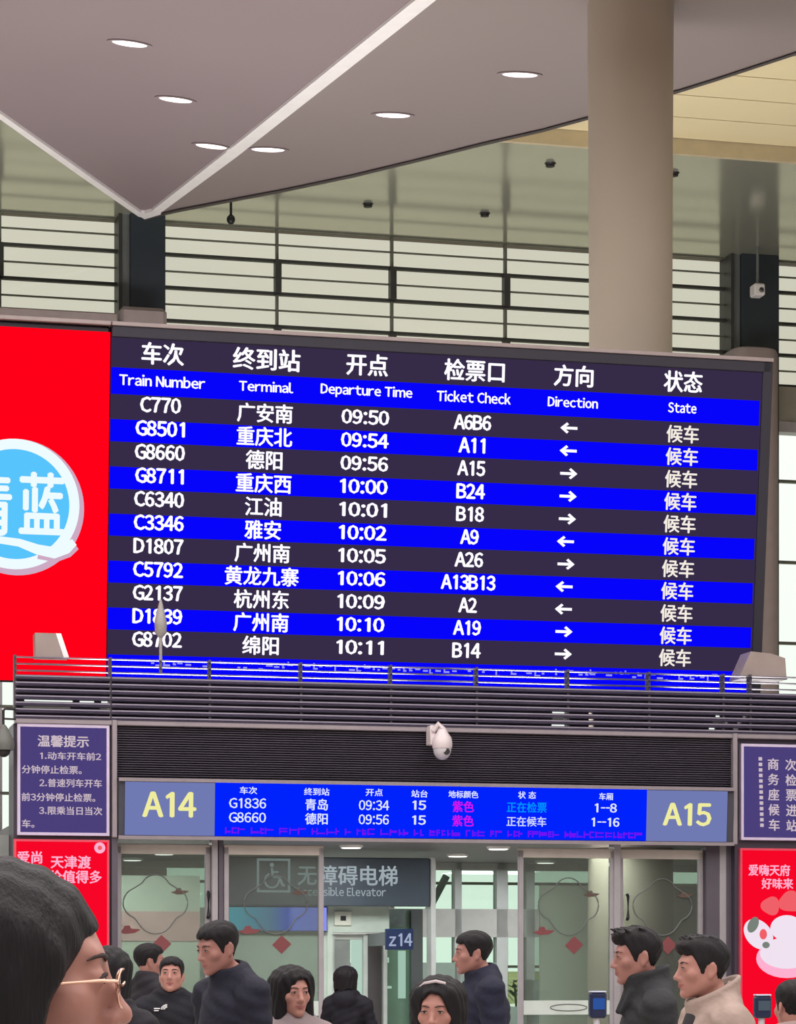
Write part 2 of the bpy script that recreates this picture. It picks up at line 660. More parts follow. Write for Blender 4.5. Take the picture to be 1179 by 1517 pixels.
# hanging cameras
p = at(342, 298, (SOF - EYE) * F_PX / (HY - 298))
t = thing('hanging_camera', 'small dark camera hanging on a short rod below the canopy edge', 'security camera', Matrix.Translation(p), (0, 0, 0))
MB().tube([(0, 0, 0), (0, 0, -.22)], .018).build('rod', black_m, t)
MB().ball((0, 0, -.26), (.06, .06, .07)).build('camera_dome', black_m, t, smooth=True)
p = P(WA, 1122, 372, -.75)
p.z = SOF
zb = P(WA, 1122, 432, -.75).z
t = thing('hanging_camera', 'pale box camera on a long rod in front of the right dark pillar', 'security camera', WA, p)
MB().tube([(0, 0, 0), (0, 0, zb + .1 - SOF)], .022).build('rod', steel_mid, t)
MB().box(-.09, .08, -.12, .1, zb - SOF - .08, zb - SOF + .1, 0, .02).build('camera_box', white_trim, t)
MB().lathe([(.04, 0), (.035, .03)], c=(.02, -.12, zb - SOF), axis='Y', seg=14).build('lens', black_m, t)

# the big round column in front of the canopy
Yc = 30.4
pc = at(934, 700, Yc)
m = MB().lathe([(.49, 0), (.475, 3), (.462, 7), (.468, 9), (.476, 11), (.49, 13.2)], c=(pc.x, Yc, 0), seg=64)
struct(m.build('column', column_m, M=ID, smooth=True))

# ------------------------------------------------------------------ the departure board
LEAN = math.radians(6)
o0 = P(FA, CX, 990, .75)
MBD = FA @ Matrix.Translation((0, .75, o0.z)) @ Matrix.Rotation(LEAN, 4, 'X')
bl, br = P(MBD, 162, 740).x, P(MBD, 1118, 780).x
row = lambda l, r: (P(MBD, 162, l).z + P(MBD, 1118, r).z) / 2
edges = [row(498, 556), row(543, 592), row(584, 632)]
zr_top, zr_bot = row(584, 632), row(969, 993)
edges += [zr_top + (zr_bot - zr_top) * k / 11 for k in range(1, 12)]
z_top, z_end = edges[0], edges[-1] - .30
cols_t = [(241, 603), (395, 612), (543, 621), (701, 629), (845, 636), (1010, 643)]
cols_b = [(229, 953), (383, 958), (531, 963), (689, 968), (831, 972), (1000, 977)]
cxs = [(P(MBD, *a).x + P(MBD, *b).x) / 2 for a, b in zip(cols_t, cols_b)]
PXM = P(MBD, 641, 750).x - P(MBD, 640, 750).x     # metres per pixel on the board
led_dark = emit('led_dark', (54, 44, 72))
led_blue = emit('led_blue', (6, 4, 250))
led_white = emit('led_white', (250, 246, 255), 1.15)
led_cream = emit('led_cream', (246, 238, 228))
casing_m = mat('board_casing', (36, 33, 46), .5)
board = thing('departure_board', 'wide blue and black departures screen listing eleven trains above the gate', 'departure board', MBD, (0, 0, 0))
m = MB()
m.box(bl + .0, br + .10, .02, .35, z_end - .1, z_top + .12, 0, .02)
m.box(bl + .0, br + .12, -.03, .1, z_top + .01, z_top + .13, 0, .01)
m.box(br + .02, br + .13, -.03, .1, z_end - .1, z_top + .13, 0, .01)
m.build('casing', casing_m, board)
MB().box(bl, br + .13, -.05, .38, z_top + .125, z_top + .165, 0, .005).build('top_rail', clad_m, board)
scr = MB().box(bl, br + .03, 0, .03, z_end, z_top + .02).build('led_panel', led_dark, board)


def band(i0, i1):
    MB().box(bl, br, -.006, .0, edges[i1] + .008, edges[i0] - .008).build('blue_band', led_blue, scr)


band(1, 2)
for k in range(1, 11, 2):
    band(2 + k, 3 + k)
MB().box(bl, br, -.006, 0, z_end, edges[13] - .01).build('blue_band', led_blue, scr)


def cell(name, text_, x, z, w, h, bold, mt=None, mono=True):
    MB().text(text_, x, z, w * PXM, h * PXM, -.010, bold, 0, mono).build(name, mt or led_white, scr)


head_cn = [('车次', 60, 31), ('终到站', 97, 31), ('开点', 61, 31), ('检票口', 90, 31), ('方向', 60, 31), ('状态', 60, 31)]
head_en = [('Train Number', 121, 16), ('Terminal', 78, 15), ('Departure Time', 134, 19), ('Ticket Check', 110, 16), ('Direction', 76, 15), ('State', 44, 15)]
hx = [cxs[i] + d * PXM for i, d in enumerate((2, 1, 1, 1, 4, -2))]
for i in range(6):
    cell('heading', head_cn[i][0], hx[i], (edges[0] + edges[1]) / 2 + .01, head_cn[i][1], head_cn[i][2], .028)
    cell('heading', head_en[i][0], hx[i], (edges[1] + edges[2]) / 2 + .015, head_en[i][1], head_en[i][2], .032, None, False)
trains = [('C770', 58, '广安南', '09:50', 'A6B6', 56, '<'), ('G8501', 70, '重庆北', '09:54', 'A11', 40, '<'),
          ('G8660', 71, '德阳', '09:56', 'A15', 42, '>'), ('G8711', 69, '重庆西', '10:00', 'B24', 43, '>'),
          ('C6340', 71, '江油', '10:01', 'B18', 42, '>'), ('C3346', 71, '雅安', '10:02', 'A9', 28, '<'),
          ('D1807', 71, '广州南', '10:05', 'A26', 43, '>'), ('C5792', 71, '黄龙九寨', '10:06', 'A13B13', 82, '<'),
          ('G2137', 71, '杭州东', '10:09', 'A2', 28, '<'), ('D1839', 71, '广州南', '10:10', 'A19', 42, '>'),
          ('G8702', 71, '绵阳', '10:11', 'B14', 43, '>')]
for k, (no, wno, dst, tm, chk, wc, arr) in enumerate(trains):
    z = (edges[2 + k] + edges[3 + k]) / 2 + .005
    cell('train_number', no, cxs[0], z + .03, wno, 22, .042)
    cell('destination', dst, cxs[1], z, 27 * len(dst) - 1, 27, .026)
    cell('departure_time', tm, cxs[2], z + .01, 70, 21, .038)
    cell('ticket_check', chk, cxs[3], z + .01, wc, 22, .042)
    # the arrow: shaft and an open head
    q = MB()
    s = -1 if arr == '<' else 1
    ax, L, t2 = cxs[4], 12 * PXM, 2.0 * PXM
    q.rect(ax - L, ax + L, -.010, z - t2 / 1.0, z + t2 / 1.0)
    tip = ax + s * L
    for sgn in (1, -1):
        q.add([(tip + s * t2, -.011, z), (tip - s * 8 * PXM, -.011, z + sgn * 8 * PXM), (tip - s * 11 * PXM, -.011, z + sgn * 5.5 * PXM), (tip - s * 4 * PXM, -.011, z)], [(0, 1, 2, 3) if sgn * s > 0 else (3, 2, 1, 0)])
    q.build('direction_arrow', led_white, scr)
    cell('status', '候车', cxs[5], z - .005, 50, 26, .024, led_cream)
# the cut-off running line under the last row: broken unreadable strokes
q = MB()
rr = random.Random(3)
x = bl + .45
while x < br - .4:
    w = rr.uniform(.02, .07)
    h = rr.uniform(.02, .07)
    zz = edges[13] - .03 - rr.uniform(0, .05)
    q.rect(x, x + w, -.010, zz - h, zz - h + .018)
    if rr.random() < .5:
        q.rect(x, x + .016, -.010, zz - h, zz)
    x += w + rr.choice((.015, .03, .03, .12))
q.build('running_line_lettering', emit('led_pale_blue', (150, 150, 250)), scr)['kind'] = 'stuff'

# ------------------------------------------------------------------ the red advertising screen
ad = thing('advertising_screen', 'red screen with a round blue logo, left of the departures screen', 'screen', MBD, (0, 0, 0))
led_red = emit('led_red', (255, 0, 24))
al = bl - 2.6
MB().box(al - .1, bl - .012, .02, .35, z_end - .02, z_top + .12, 0, .02).build('casing', casing_m, ad)
MB().box(al - .1, bl - .012, -.05, .38, z_top + .125, z_top + .165, 0, .005).build('top_rail', clad_m, ad)
asc = MB().box(al, bl - .012, -.004, .03, z_end, z_top + .06).build('led_panel', led_red, ad)
lc = P(MBD, 22, 747)
R0 = P(MBD, 119, 747).x - lc.x
lw_, lb_, ls_ = emit('logo_white', (238, 252, 255)), emit('logo_blue', (88, 196, 252)), emit('logo_shadow', (206, 170, 196))
def disc(r0, r1, y, mi, ox=0, oz=0, sy=1.0, n=64):
    vs = [(lc.x + ox + r0 * math.cos(2 * PI * k / n), y, lc.z + oz + sy * r0 * math.sin(2 * PI * k / n)) for k in range(n)]
    if r1 == 0:
        return MB().add(vs, [tuple(range(n))], mi)
    vs += [(lc.x + ox + r1 * math.cos(2 * PI * k / n), y, lc.z + oz + sy * r1 * math.sin(2 * PI * k / n)) for k in range(n)]
    return MB().add(vs, [(k, (k + 1) % n, n + (k + 1) % n, n + k) for k in range(n)], mi)
q = MB()
for d_ in (disc(R0 * 1.03, 0, -.008, 2, .018, -.03), disc(R0 * .985, 0, -.010, 0), disc(R0 * .83, 0, -.012, 1)):
    q.add(d_.v, d_.f, d_.m[0])
def ribbon(pts, ws, y, mi):
    vs, n = [], len(pts)
    for i, (x_, z_) in enumerate(pts):
        dx = pts[min(i + 1, n - 1)][0] - pts[max(i - 1, 0)][0]
        dz = pts[min(i + 1, n - 1)][1] - pts[max(i - 1, 0)][1]
        l_ = math.hypot(dx, dz)
        nx, nz = -dz / l_, dx / l_
        vs += [(x_ + nx * ws[i], y, z_ + nz * ws[i]), (x_ - nx * ws[i], y, z_ - nz * ws[i])]
    q.add(vs, [(2 * i, 2 * i + 1, 2 * i + 3, 2 * i + 2) for i in range(n - 1)], mi)
def lp(px, py):
    p_ = P(MBD, px, py)
    return (p_.x, p_.z)
wv = [lp(*p_) for p_ in ((-72, 815), (-40, 803), (0, 800), (28, 804), (55, 814), (80, 819), (98, 812), (110, 803))]
ribbon([(a_ + .012, b_ - .03) for a_, b_ in wv[4:]], [v * PXM for v in (9, 9, 9, 7)], -.0125, 2)
ribbon(wv, [v * PXM for v in (3, 4, 5, 5.5, 7, 8, 8, 5)], -.014, 0)
q.text('清', lp(-18, 748)[0], lp(-18, 746)[1], 66 * PXM, 88 * PXM, -.014, .026)
q.text('蓝', lp(62, 748)[0], lp(62, 746)[1], 64 * PXM, 86 * PXM, -.014, .026)
q.build('round_logo', [lw_, lb_, ls_], asc)

# ------------------------------------------------------------------ the gate front
fz = lambda px, py, w=0.0: P(FA, px, py, w).z
fx = lambda px, py=1200, w=0.0: P(FA, px, py, w).x
zt = (fz(100, 972) + fz(1140, 1004)) / 2
zl = (fz(165, 1068) + fz(1083, 1087)) / 2
zv = (fz(172, 1157) + fz(1078, 1171)) / 2
zs = (fz(182, 1241) + fz(1070, 1246)) / 2
uL, uR = fx(22, 1050), 6.0
sL, sR = fx(169), fx(1083)
# louvred fascia: open rails over the screen foot, closed rails below
m = MB()
seam = fx(163, 1010)
pit = (zt - zl) / 9.4
for k in range(10):
    z = zt - pit * k - .01
    for (a, b) in ((uL, seam - .01), (seam + .01, uR)):
        t2 = .010 if k < 3 else .026
        m.add([(a, -.02, z + t2), (b, -.02, z + t2), (b, -.075, z - t2 * .6), (a, -.075, z - t2 * .6), (a, .03, z + t2 * .7), (b, .03, z + t2 * .7), (b, -.03, z - t2), (a, -.03, z - t2)],
              [(3, 2, 1, 0), (0, 1, 5, 4), (7, 6, 2, 3), (4, 5, 6, 7), (0, 4, 7, 3), (1, 2, 6, 5)], 0)
        k < 3 or m.box(a, b, -.085, -.070, z + t2 * .1, z + t2 * .1 + .012, 2)
for px in (22, 163, 310, 445, 578, 705, 840, 960, 1070, 1110):
    u = fx(px, 1030)
    m.box(u - .012, u + .012, -.04, .06, zl, zt + .01, 1)
louv = struct(m.build('trim_louvers', [louver_m, mat('louver_seam', (70, 66, 74), .5), mat('louver_lip', (148, 142, 158), .35, .4)], M=FA))
# dark backing behind the rails with gaps where daylight shows
m = MB()
zb0, zb1 = zt - pit * 3.2, zl
gaps = []
for (a, b, k) in ((36, 108, 6), (118, 140, 6), (150, 160, 6), (34, 104, 7), (148, 160, 7),
                  (818, 842, 6), (872, 878, 6), (818, 836, 7), (872, 880, 7), (817, 838, 8), (872, 880, 8),
                  (1060, 1070, 6), (1100, 1106, 6), (1056, 1066, 7), (1092, 1098, 7), (1050, 1060, 8), (1086, 1094, 8), (1074, 1079, 7)):
    gaps.append((fx(a, 1050, .06), fx(b, 1050, .06), k))
gaps_by = {}
for a, b, k in gaps:
    gaps_by.setdefault(k, []).append((a, b))
for k in range(3, 10):
    za, zb_ = zt - pit * k, zt - pit * (k + 1)
    if k == 3:
        za = zb0
    x = uL
    for a, b in sorted(gaps_by.get(k, [])):
        m.box(x, a, .06, .10, zb_, za)
        x = b
    m.box(x, uR, .06, .10, zb_, za)
struct(m.build('wall_louver_backing', louver_back, M=FA))
# roof slab of the gate room
m = MB().box(uL, uR, .1, 6.5, zs + .02, zs + .12)
struct(m.build('ceiling_gate_room', inner_dark, M=FA))

# rails and posts framing the opening
m = MB()
m.box(uL, uR, -.07, .06, zl - .05, zl + .0, 0, .006)
m.box(sL - .03, sL + .02, -.09, .05, zs - .02, zl - .0, 0, .006)
m.box(sR - .01, sR + .04, -.09, .05, zs - .02, zl - .0, 0, .006)
struct(m.build('trim_gate_frame', rail_m, M=FA))
# fine vent louvres
m = MB()
zc_, nv = zl - .03, 24
m.box(sL + .02, sR - .01, .02, .06, zv, zc_, 1)
for k in range(nv):
    z = zv + (zc_ - zv) * (k + .5) / nv
    m.add([(sL + .02, -.035, z - .006), (sR - .01, -.035, z - .006), (sR - .01, .018, z + .010), (sL + .02, .018, z + .010), (sL + .02, -.030, z - .010), (sR - .01, -.030, z - .010)],
          [(0, 1, 2, 3), (4, 5, 1, 0)], 0)
struct(m.build('wall_vent_louvers', [vent_m, vent_back], M=FA))
for u in (fx(850, 1120), fx(975, 1120), fx(1052, 1120)):
    pass

# the gate sign: A14 panel, LED strip, A15 panel
sign = thing('gate_sign', 'long gate sign with A14, a blue train list and A15 over the glass doors', 'sign', FA @ Matrix.Translation((0, -.10, zs)) @ Matrix.Rotation(math.radians(4), 4, 'X'), (0, 0, 0))
hS = zv - zs
x14, xa, xb, x15 = fx(183), fx(316), fx(952), fx(1071)
MB().box(sL + .03, sR - .01, .02, .12, -.03, hS + .02, 0, .006).box(sL + .03, sR - .01, -.02, .05, hS - .01, hS + .025, 1).box(sL + .03, sR - .01, -.02, .05, -.035, -.0, 1).build('casing', [mat('sign_casing', (62, 62, 72), .5), rail_m], sign)
panel_m = emit('panel_periwinkle', (116, 126, 184), .93)
yel = emit('panel_yellow', (240, 236, 158))
a14 = MB().box(x14, xa - .005, 0, .03, .005, hS - .015).build('number_panel', panel_m, sign)
u0 = (P(FA, 208, 1195).x, P(FA, 288, 1195).x)
MB().text('A14', sum(u0) / 2, hS * .57, u0[1] - u0[0], 37 / 145, -.004, .035).build('lettering', yel, a14)
a15 = MB().box(xb + .005, x15, 0, .03, .005, hS - .015).build('number_panel', panel_m, sign)
u0 = (P(FA, 976, 1207).x, P(FA, 1048, 1207).x)
MB().text('A15', sum(u0) / 2, hS * .52, u0[1] - u0[0], 35 / 145, -.004, .035).build('lettering', yel, a15)
strip = MB().box(xa, xb, -.004, .03, .005, hS - .01).build('led_strip', emit('strip_blue', (0, 34, 252)), sign)
q = MB()
S1 = 1 / 145.0
strip_mats = [emit('strip_white', (225, 232, 255)), emit('strip_magenta', (222, 20, 235)), emit('strip_cyan', (0, 150, 255)), emit('strip_white_dim', (205, 215, 255))]
def st(s, px, py, w, h, mi, b=.02):
    p_ = P(FA, px, py, -.1)
    MB().text(s, p_.x, p_.z - zs, w * S1, h * S1, -.008, b).build('lettering', strip_mats[mi], strip)
for (s, px, py, w) in (('车次', 367, 1171, 26), ('终到站', 468, 1173, 38), ('开点', 553, 1174, 26), ('站台', 620, 1176, 25), ('地标颜色', 685, 1177, 46), ('状 态', 779, 1178, 28), ('车厢', 896, 1180, 22)):
    st(s, px, py, w, 11, 0)
st('G1836', 366, 1190, 55, 15, 0); st('青岛', 468, 1192, 34, 17, 0); st('09:34', 553, 1193, 46, 15, 0); st('15', 620, 1193, 21, 14, 0, .03)
st('紫色', 685, 1195, 33, 17, 1); st('正在检票', 779, 1196, 62, 16, 2); st('1--8', 896, 1197, 35, 14, 0, .03)
st('G8660', 366, 1211, 55, 15, 0); st('德阳', 468, 1213, 34, 17, 0); st('09:56', 553, 1214, 46, 15, 0); st('15', 620, 1215, 21, 14, 0, .03)
st('紫色', 685, 1216, 33, 17, 1); st('正在候车', 779, 1217, 62, 15, 3); st('1--16', 896, 1218, 44, 14, 0, .03)
q = MB()
rr = random.Random(9)
x = xa + .1
while x < xb - .1:
    w = rr.uniform(.03, .09)
    for j in range(rr.randint(1, 3)):
        z = rr.uniform(.03, .085)
        q.rect(x, x + w, -.008, z, z + .013)
    q.rect(x, x + .013, -.008, .03, .095)
    x += w + rr.choice((.01, .015, .02, .06))
q.build('running_line_lettering', emit('strip_purple', (120, 16, 242)), strip)['kind'] = 'stuff'

# camera under the louvres
pc_ = P(FA, 655, 1080, -.25)
cc = thing('dome_camera', 'off-white dome camera on a bracket in front of the dark vent louvres', 'security camera', FA, pc_)
wh = mat('camera_white', (214, 202, 204), .4)
MB().box(-.12, -.06, .02, .2, -.16, .04, 0, .01).tube([(-.09, .02, -.02), (-.04, -.01, .05), (.0, -.02, .0)], .028, 10).build('bracket', wh, cc, smooth=True)
MB().lathe([(.03, .02), (.06, -.04), (.095, -.09), (.105, -.15), (.10, -.19), (.095, -.20)], c=(0, 0, 0)).build('housing', wh, cc, smooth=True)
hd = MB().ball((0, 0, -.21), (.093, .093, .105)).build('camera_head', mat('camera_grey', (190, 184, 190), .35), cc, smooth=True)
MB().lathe([(.034, 0), (.03, .03)], c=(.025, -.088, -.235), axis='Y', seg=16).build('lens', black_m, hd)

# objects standing on top of the louvred fascia
p = P(FA, 76, 972, .02)
t = thing('floodlight', 'small grey wedge floodlight standing on the louvres before the red screen', 'light', FA, (p.x, .08, zt))
a_, b_, c_, d_ = (P(FA, x, y, .02).x - p.x for x, y in ((53, 972), (102, 972), (90, 938), (52, 938)))
hh = P(FA, 76, 938, .02).z - zt
m = MB()
m.prism([(a_, -.06, 0), (b_, -.06, 0), (c_, -.06, hh), (d_, -.06, hh)], (0, .22, 0))
m.build('housing', mat('warm_grey', (150, 136, 130), .5), t)
MB().prism([(c_ + .002, -.065, hh), (c_ - .05, -.065, hh), (b_ - .05, -.065, .0), (b_ + .002, -.065, .0)], (0, .02, 0)).build('front_rim', white_trim, t)
p = P(FA, 1128, 1000, .02)
t = thing('floodlight', 'large grey wedge floodlight at the right foot of the departures screen', 'light', FA, (p.x, .08, zt))
m = MB()
q4 = [P(FA, x, y, .02) for x, y in ((1096, 1003), (1165, 1003), (1163, 975), (1142, 968), (1112, 965))]
m.prism([(v.x - p.x, -.06, max(0, v.z - zt)) for v in q4], (0, .3, 0))
m.build('housing', mat('warm_grey', (150, 136, 130), .5), t)
MB().box(q4[0].x - p.x, q4[1].x - p.x, -.09, .26, -.03, .0, 0, .006).build('mounting_plate', rail_m, t)
p = P(FA, 238, 985, .0)
t = thing('antenna', 'grey spindle antenna on a thin pole before the screen below train D1839', 'antenna', FA, (p.x, .0, zt - pit * 2))
h1, h2 = P(FA, 238, 940, 0).z - zt + pit * 2, P(FA, 241, 888, 0).z - zt + pit * 2
gm = mat('antenna_grey', (150, 146, 142), .45)
MB().tube([(0, 0, 0), (0, 0, h1)], .016).build('pole', gm, t, smooth=True)
MB().lathe([(.02, h1 - .03), (.06, h1 + .02), (.062, h1 + .12), (.045, h1 + .2), (.02, h2 - .04), (.008, h2)]).build('spindle', gm, t, smooth=True)
p = P(FA, 24, 1050, -.1)
t = thing('teardrop_camera', 'dark grey teardrop camera hanging from an arm at the louvre end', 'security camera', FA, p)
xo = fx(5, 1050, -.1) - p.x
MB().tube([(0.02, .05, 0), (xo + .02, 0, 0), (xo, 0, -.02), (xo, 0, -.2)], .014).tube([(0.02, .05, -.10), (xo, 0, -.10)], .010).build('arm', black_m, t)
MB().lathe([(.02, -.16), (.05, -.2), (.1, -.30), (.11, -.36), (.10, -.41)], c=(xo, 0, 0)).build('housing', mat('camera_dark', (96, 98, 94), .5), t, smooth=True)
MB().ball((xo, 0, -.41), (.07, .07, .07)).build('camera_dome', black_m, t, smooth=True)

# notice panels and posters on the piers beside the opening
def pier(xl, xr):
    return MB().box(xl, xr, .0, .5, 0, zl - .05)
m = pier(fx(20), sL - .03)
struct(m.build('wall_pier', mat('pier_dark', (60, 52, 66), .5), M=FA))
m = pier(sR + .04, 6.0)
struct(m.build('wall_pier', MATS['pier_dark'], M=FA))
note_m = emit('notice_purple', (78, 66, 126), .93)
note_txt = emit('notice_text', (214, 196, 206), .9)
frame_m = mat('notice_frame', (196, 182, 208), .4)

def notice(name, label, xl, xr, ztp, zbt):
    t = thing(name, label, 'notice', FA, (xl, -.06, zbt))
    w, h = xr - xl, ztp - zbt
    q = MB()
    e = .028
    q.box(0, w, 0, .06, 0, e).box(0, w, 0, .06, h - e, h).box(0, e, 0, .06, e, h - e).box(w - e, w, 0, .06, e, h - e)
    q.build('frame', frame_m, t)
    f = MB().box(e, w - e, .02, .055, e, h - e).build('light_panel', note_m, t)
    return t, f, w, h

nl, f_, w, h = notice('notice_panel', 'purple boarding notice panel with pale text, left of gate number A14', fx(25, 1150), fx(161, 1150), fz(92, 1074), fz(92, 1238))
q = MB()
def nt(s, px, py, ww, hh_, b=.02):
    p_ = P(FA, px, py, -.06)
    MB().text(s, p_.x - fx(25, 1150), p_.z - fz(92, 1238), ww * S1, hh_ * S1, .016, b).build('lettering', note_txt, f_)
nt('温馨提示', 94, 1098, 74, 17, .03)
nt('1.动车开车前2', 105, 1120, 88, 11.5)
nt('分钟停止检票。', 77, 1140, 86, 12)
nt('2.普速列车开车', 105, 1160, 90, 12)
nt('前3分钟停止检票。', 87, 1181, 106, 12)
nt('3.限乘当日当次', 105, 1201, 91, 12)
nt('车。', 42, 1220, 18, 12)
xr0, zr0 = fx(1095, 1170), fz(1130, 1245)
nr, f_, w, h = notice('notice_panel', 'purple notice panel with upright columns of pale text, right of gate number A15', xr0, xr0 + 1.35, fz(1130, 1103), zr0)
q = MB()
def nv_(s, px, py, ww, hh_, b=.025):
    p_ = P(FA, px, py, -.06)
    MB().text(s, p_.x - xr0, p_.z - zr0, ww * S1, hh_ * S1, .016, b).build('lettering', note_txt, f_)
for i, ch in enumerate('商务座候车'):
    nv_(ch, 1146 + i * .4, 1132 + i * 22.5, 18, 18)
for i, ch in enumerate('次检票进站'):
    nv_(ch, 1172 + i * .4, 1133 + i * 22.5, 18, 18)
for i in range(13):
    p_ = P(FA, 1127 + i * .2, 1124 + i * 8.2, -.06)
    q.rect(p_.x - xr0 - .02, p_.x - xr0 + .02, .016, p_.z - zr0 - .018, p_.z - zr0 + .018)
q.build('lettering', note_txt, f_)

red_m = emit('poster_red', (250, 6, 40), .97)
pink_m = emit('poster_pink', (255, 176, 208))
pale_m = emit('poster_pale', (240, 226, 240))
rose_m = emit('poster_rose', (240, 96, 104))
grey_p = emit('poster_greygreen', (120, 130, 122))
def poster(label, xl, xr, ztp):
    t = thing('poster_lightbox', label, 'poster', FA, (xl, -.05, .35))
    w, h = xr - xl, ztp - .35
    e = .022
    MB().box(0, w, 0, .05, 0, e).box(0, w, 0, .05, h - e, h).box(0, e, 0, .05, e, h - e).box(w - e, w, 0, .05, e, h - e).build('frame', mat('poster_frame', (214, 70, 92), .4), t)
    f = MB().box(e, w - e, .015, .045, e, h - e).build('light_panel', red_m, t)
    return t, f
xl = fx(20, 1300)
t, f_ = poster('red poster lightbox with pale text below the purple boarding notice on the left', xl, fx(161, 1300), fz(90, 1244))
q = MB()
def pt(s, px, py, ww, hh_, b=.03, mi=0):
    p_ = P(FA, px, py, -.05)
    MB().text(s, p_.x - xl, p_.z - .35, ww * S1, hh_ * S1, .010, b).build('lettering', pink_m, f_)
pt('爱尚', 44, 1270, 36, 18)
pt('天津渡', 105, 1277, 58, 19)
pt('价值得多', 112, 1299, 76, 19)
p_ = P(FA, 148, 1256, -.05)
q.lathe([(.055, 0), (.055, .003)], c=(p_.x - xl, .010, p_.z - .35), axis='Y', seg=24)
q.lathe([(.022, 0), (.022, .002)], c=(p_.x - xl, .006, p_.z - .35), axis='Y', seg=20, mi=1)
q.build('round_emblem', [pink_m, rose_m], f_)
xl = fx(1094, 1380)
t, f_ = poster('red poster lightbox with pale dishes pictured below the right-hand notice panel', xl, xl + 1.4, fz(1130, 1257))
q = MB()
pt('爱嗨天府', 1140, 1289, 68, 18)
pt('好味来', 1152, 1309, 52, 17)
def blob(px, py, rx, ry, mi, y, n=28, rot=0.0, wob=0.0):
    p_ = P(FA, px, py, -.05)
    vs = []
    for k in range(n):
        a_ = 2 * PI * k / n
        r_ = 1 + wob * math.sin(3 * a_ + px)
        xx, zz = rx * r_ * math.cos(a_) * S1, ry * r_ * math.sin(a_) * S1
        vs.append((p_.x - xl + xx * math.cos(rot) - zz * math.sin(rot), y, p_.z - .35 + xx * math.sin(rot) + zz * math.cos(rot)))
    q.add(vs, [tuple(range(n))], mi)
blob(1142, 1342, 15, 14, 1, .0105, wob=.1)
blob(1172, 1336, 20, 16, 1, .0105, wob=.1)
blob(1124, 1384, 27, 20, 2, .010, rot=-.75)
blob(1116, 1370, 8, 13, 3, .0095, rot=-.5)
blob(1131, 1383, 11, 13, 2, .009)
blob(1131, 1384, 6, 8, 1, .0085)
blob(1166, 1375, 27, 20, 2, .0095)
blob(1166, 1420, 50, 30, 0, .0098)
blob(1166, 1412, 44, 24, 2, .009)
blob(1146, 1412, 14, 16, 2, .0085)
blob(1135, 1400, 6, 5, 3, .008)
q.build('pictured_dishes', [pink_m, rose_m, pale_m, grey_p], f_)

# ------------------------------------------------------------------ doors of the gate
WD = .18
dx = lambda px, py=1380: P(FA, px, py, WD).x
red_decal = mat('decal_red', (120, 60, 64), .6)
brown_decal = mat('decal_brown', (84, 66, 58), .6)
line_decal = mat('decal_line', (96, 98, 96), .6)

def cloud(cx_, cz_, s):
    """outline of an auspicious cloud: three joined arcs"""
    pts = []
    for (ox, oz, r, a0, a1) in ((0, .30, .36, 155, 25), (.42, -.02, .36, 70, -75), (0, -.30, .46, -40, -140), (-.42, -.02, .36, 255, 110)):
        for k in range(11):
            a_ = math.radians(a0 + (a1 - a0) * k / 10)
            pts.append((cx_ + s * (ox + r * math.cos(a_)), 0, cz_ + s * (oz + r * math.sin(a_))))
    pts.append(pts[0])
    return pts

def motif(q, x, z, s, mi):
    """a small leaf-like cloud motif"""
    q.prism([(x - s, -.012, z - s * .1), (x - s * .3, -.012, z - s * .38), (x + s * .6, -.012, z - s * .3), (x + s * 1.2, -.012, z + s * .05), (x + s * .3, -.012, z + s * .12), (x + s * .15, -.012, z + s * .42), (x - s * .35, -.012, z + s * .35), (x - s * .45, -.012, z + s * .05)], (0, .004, 0), mi)

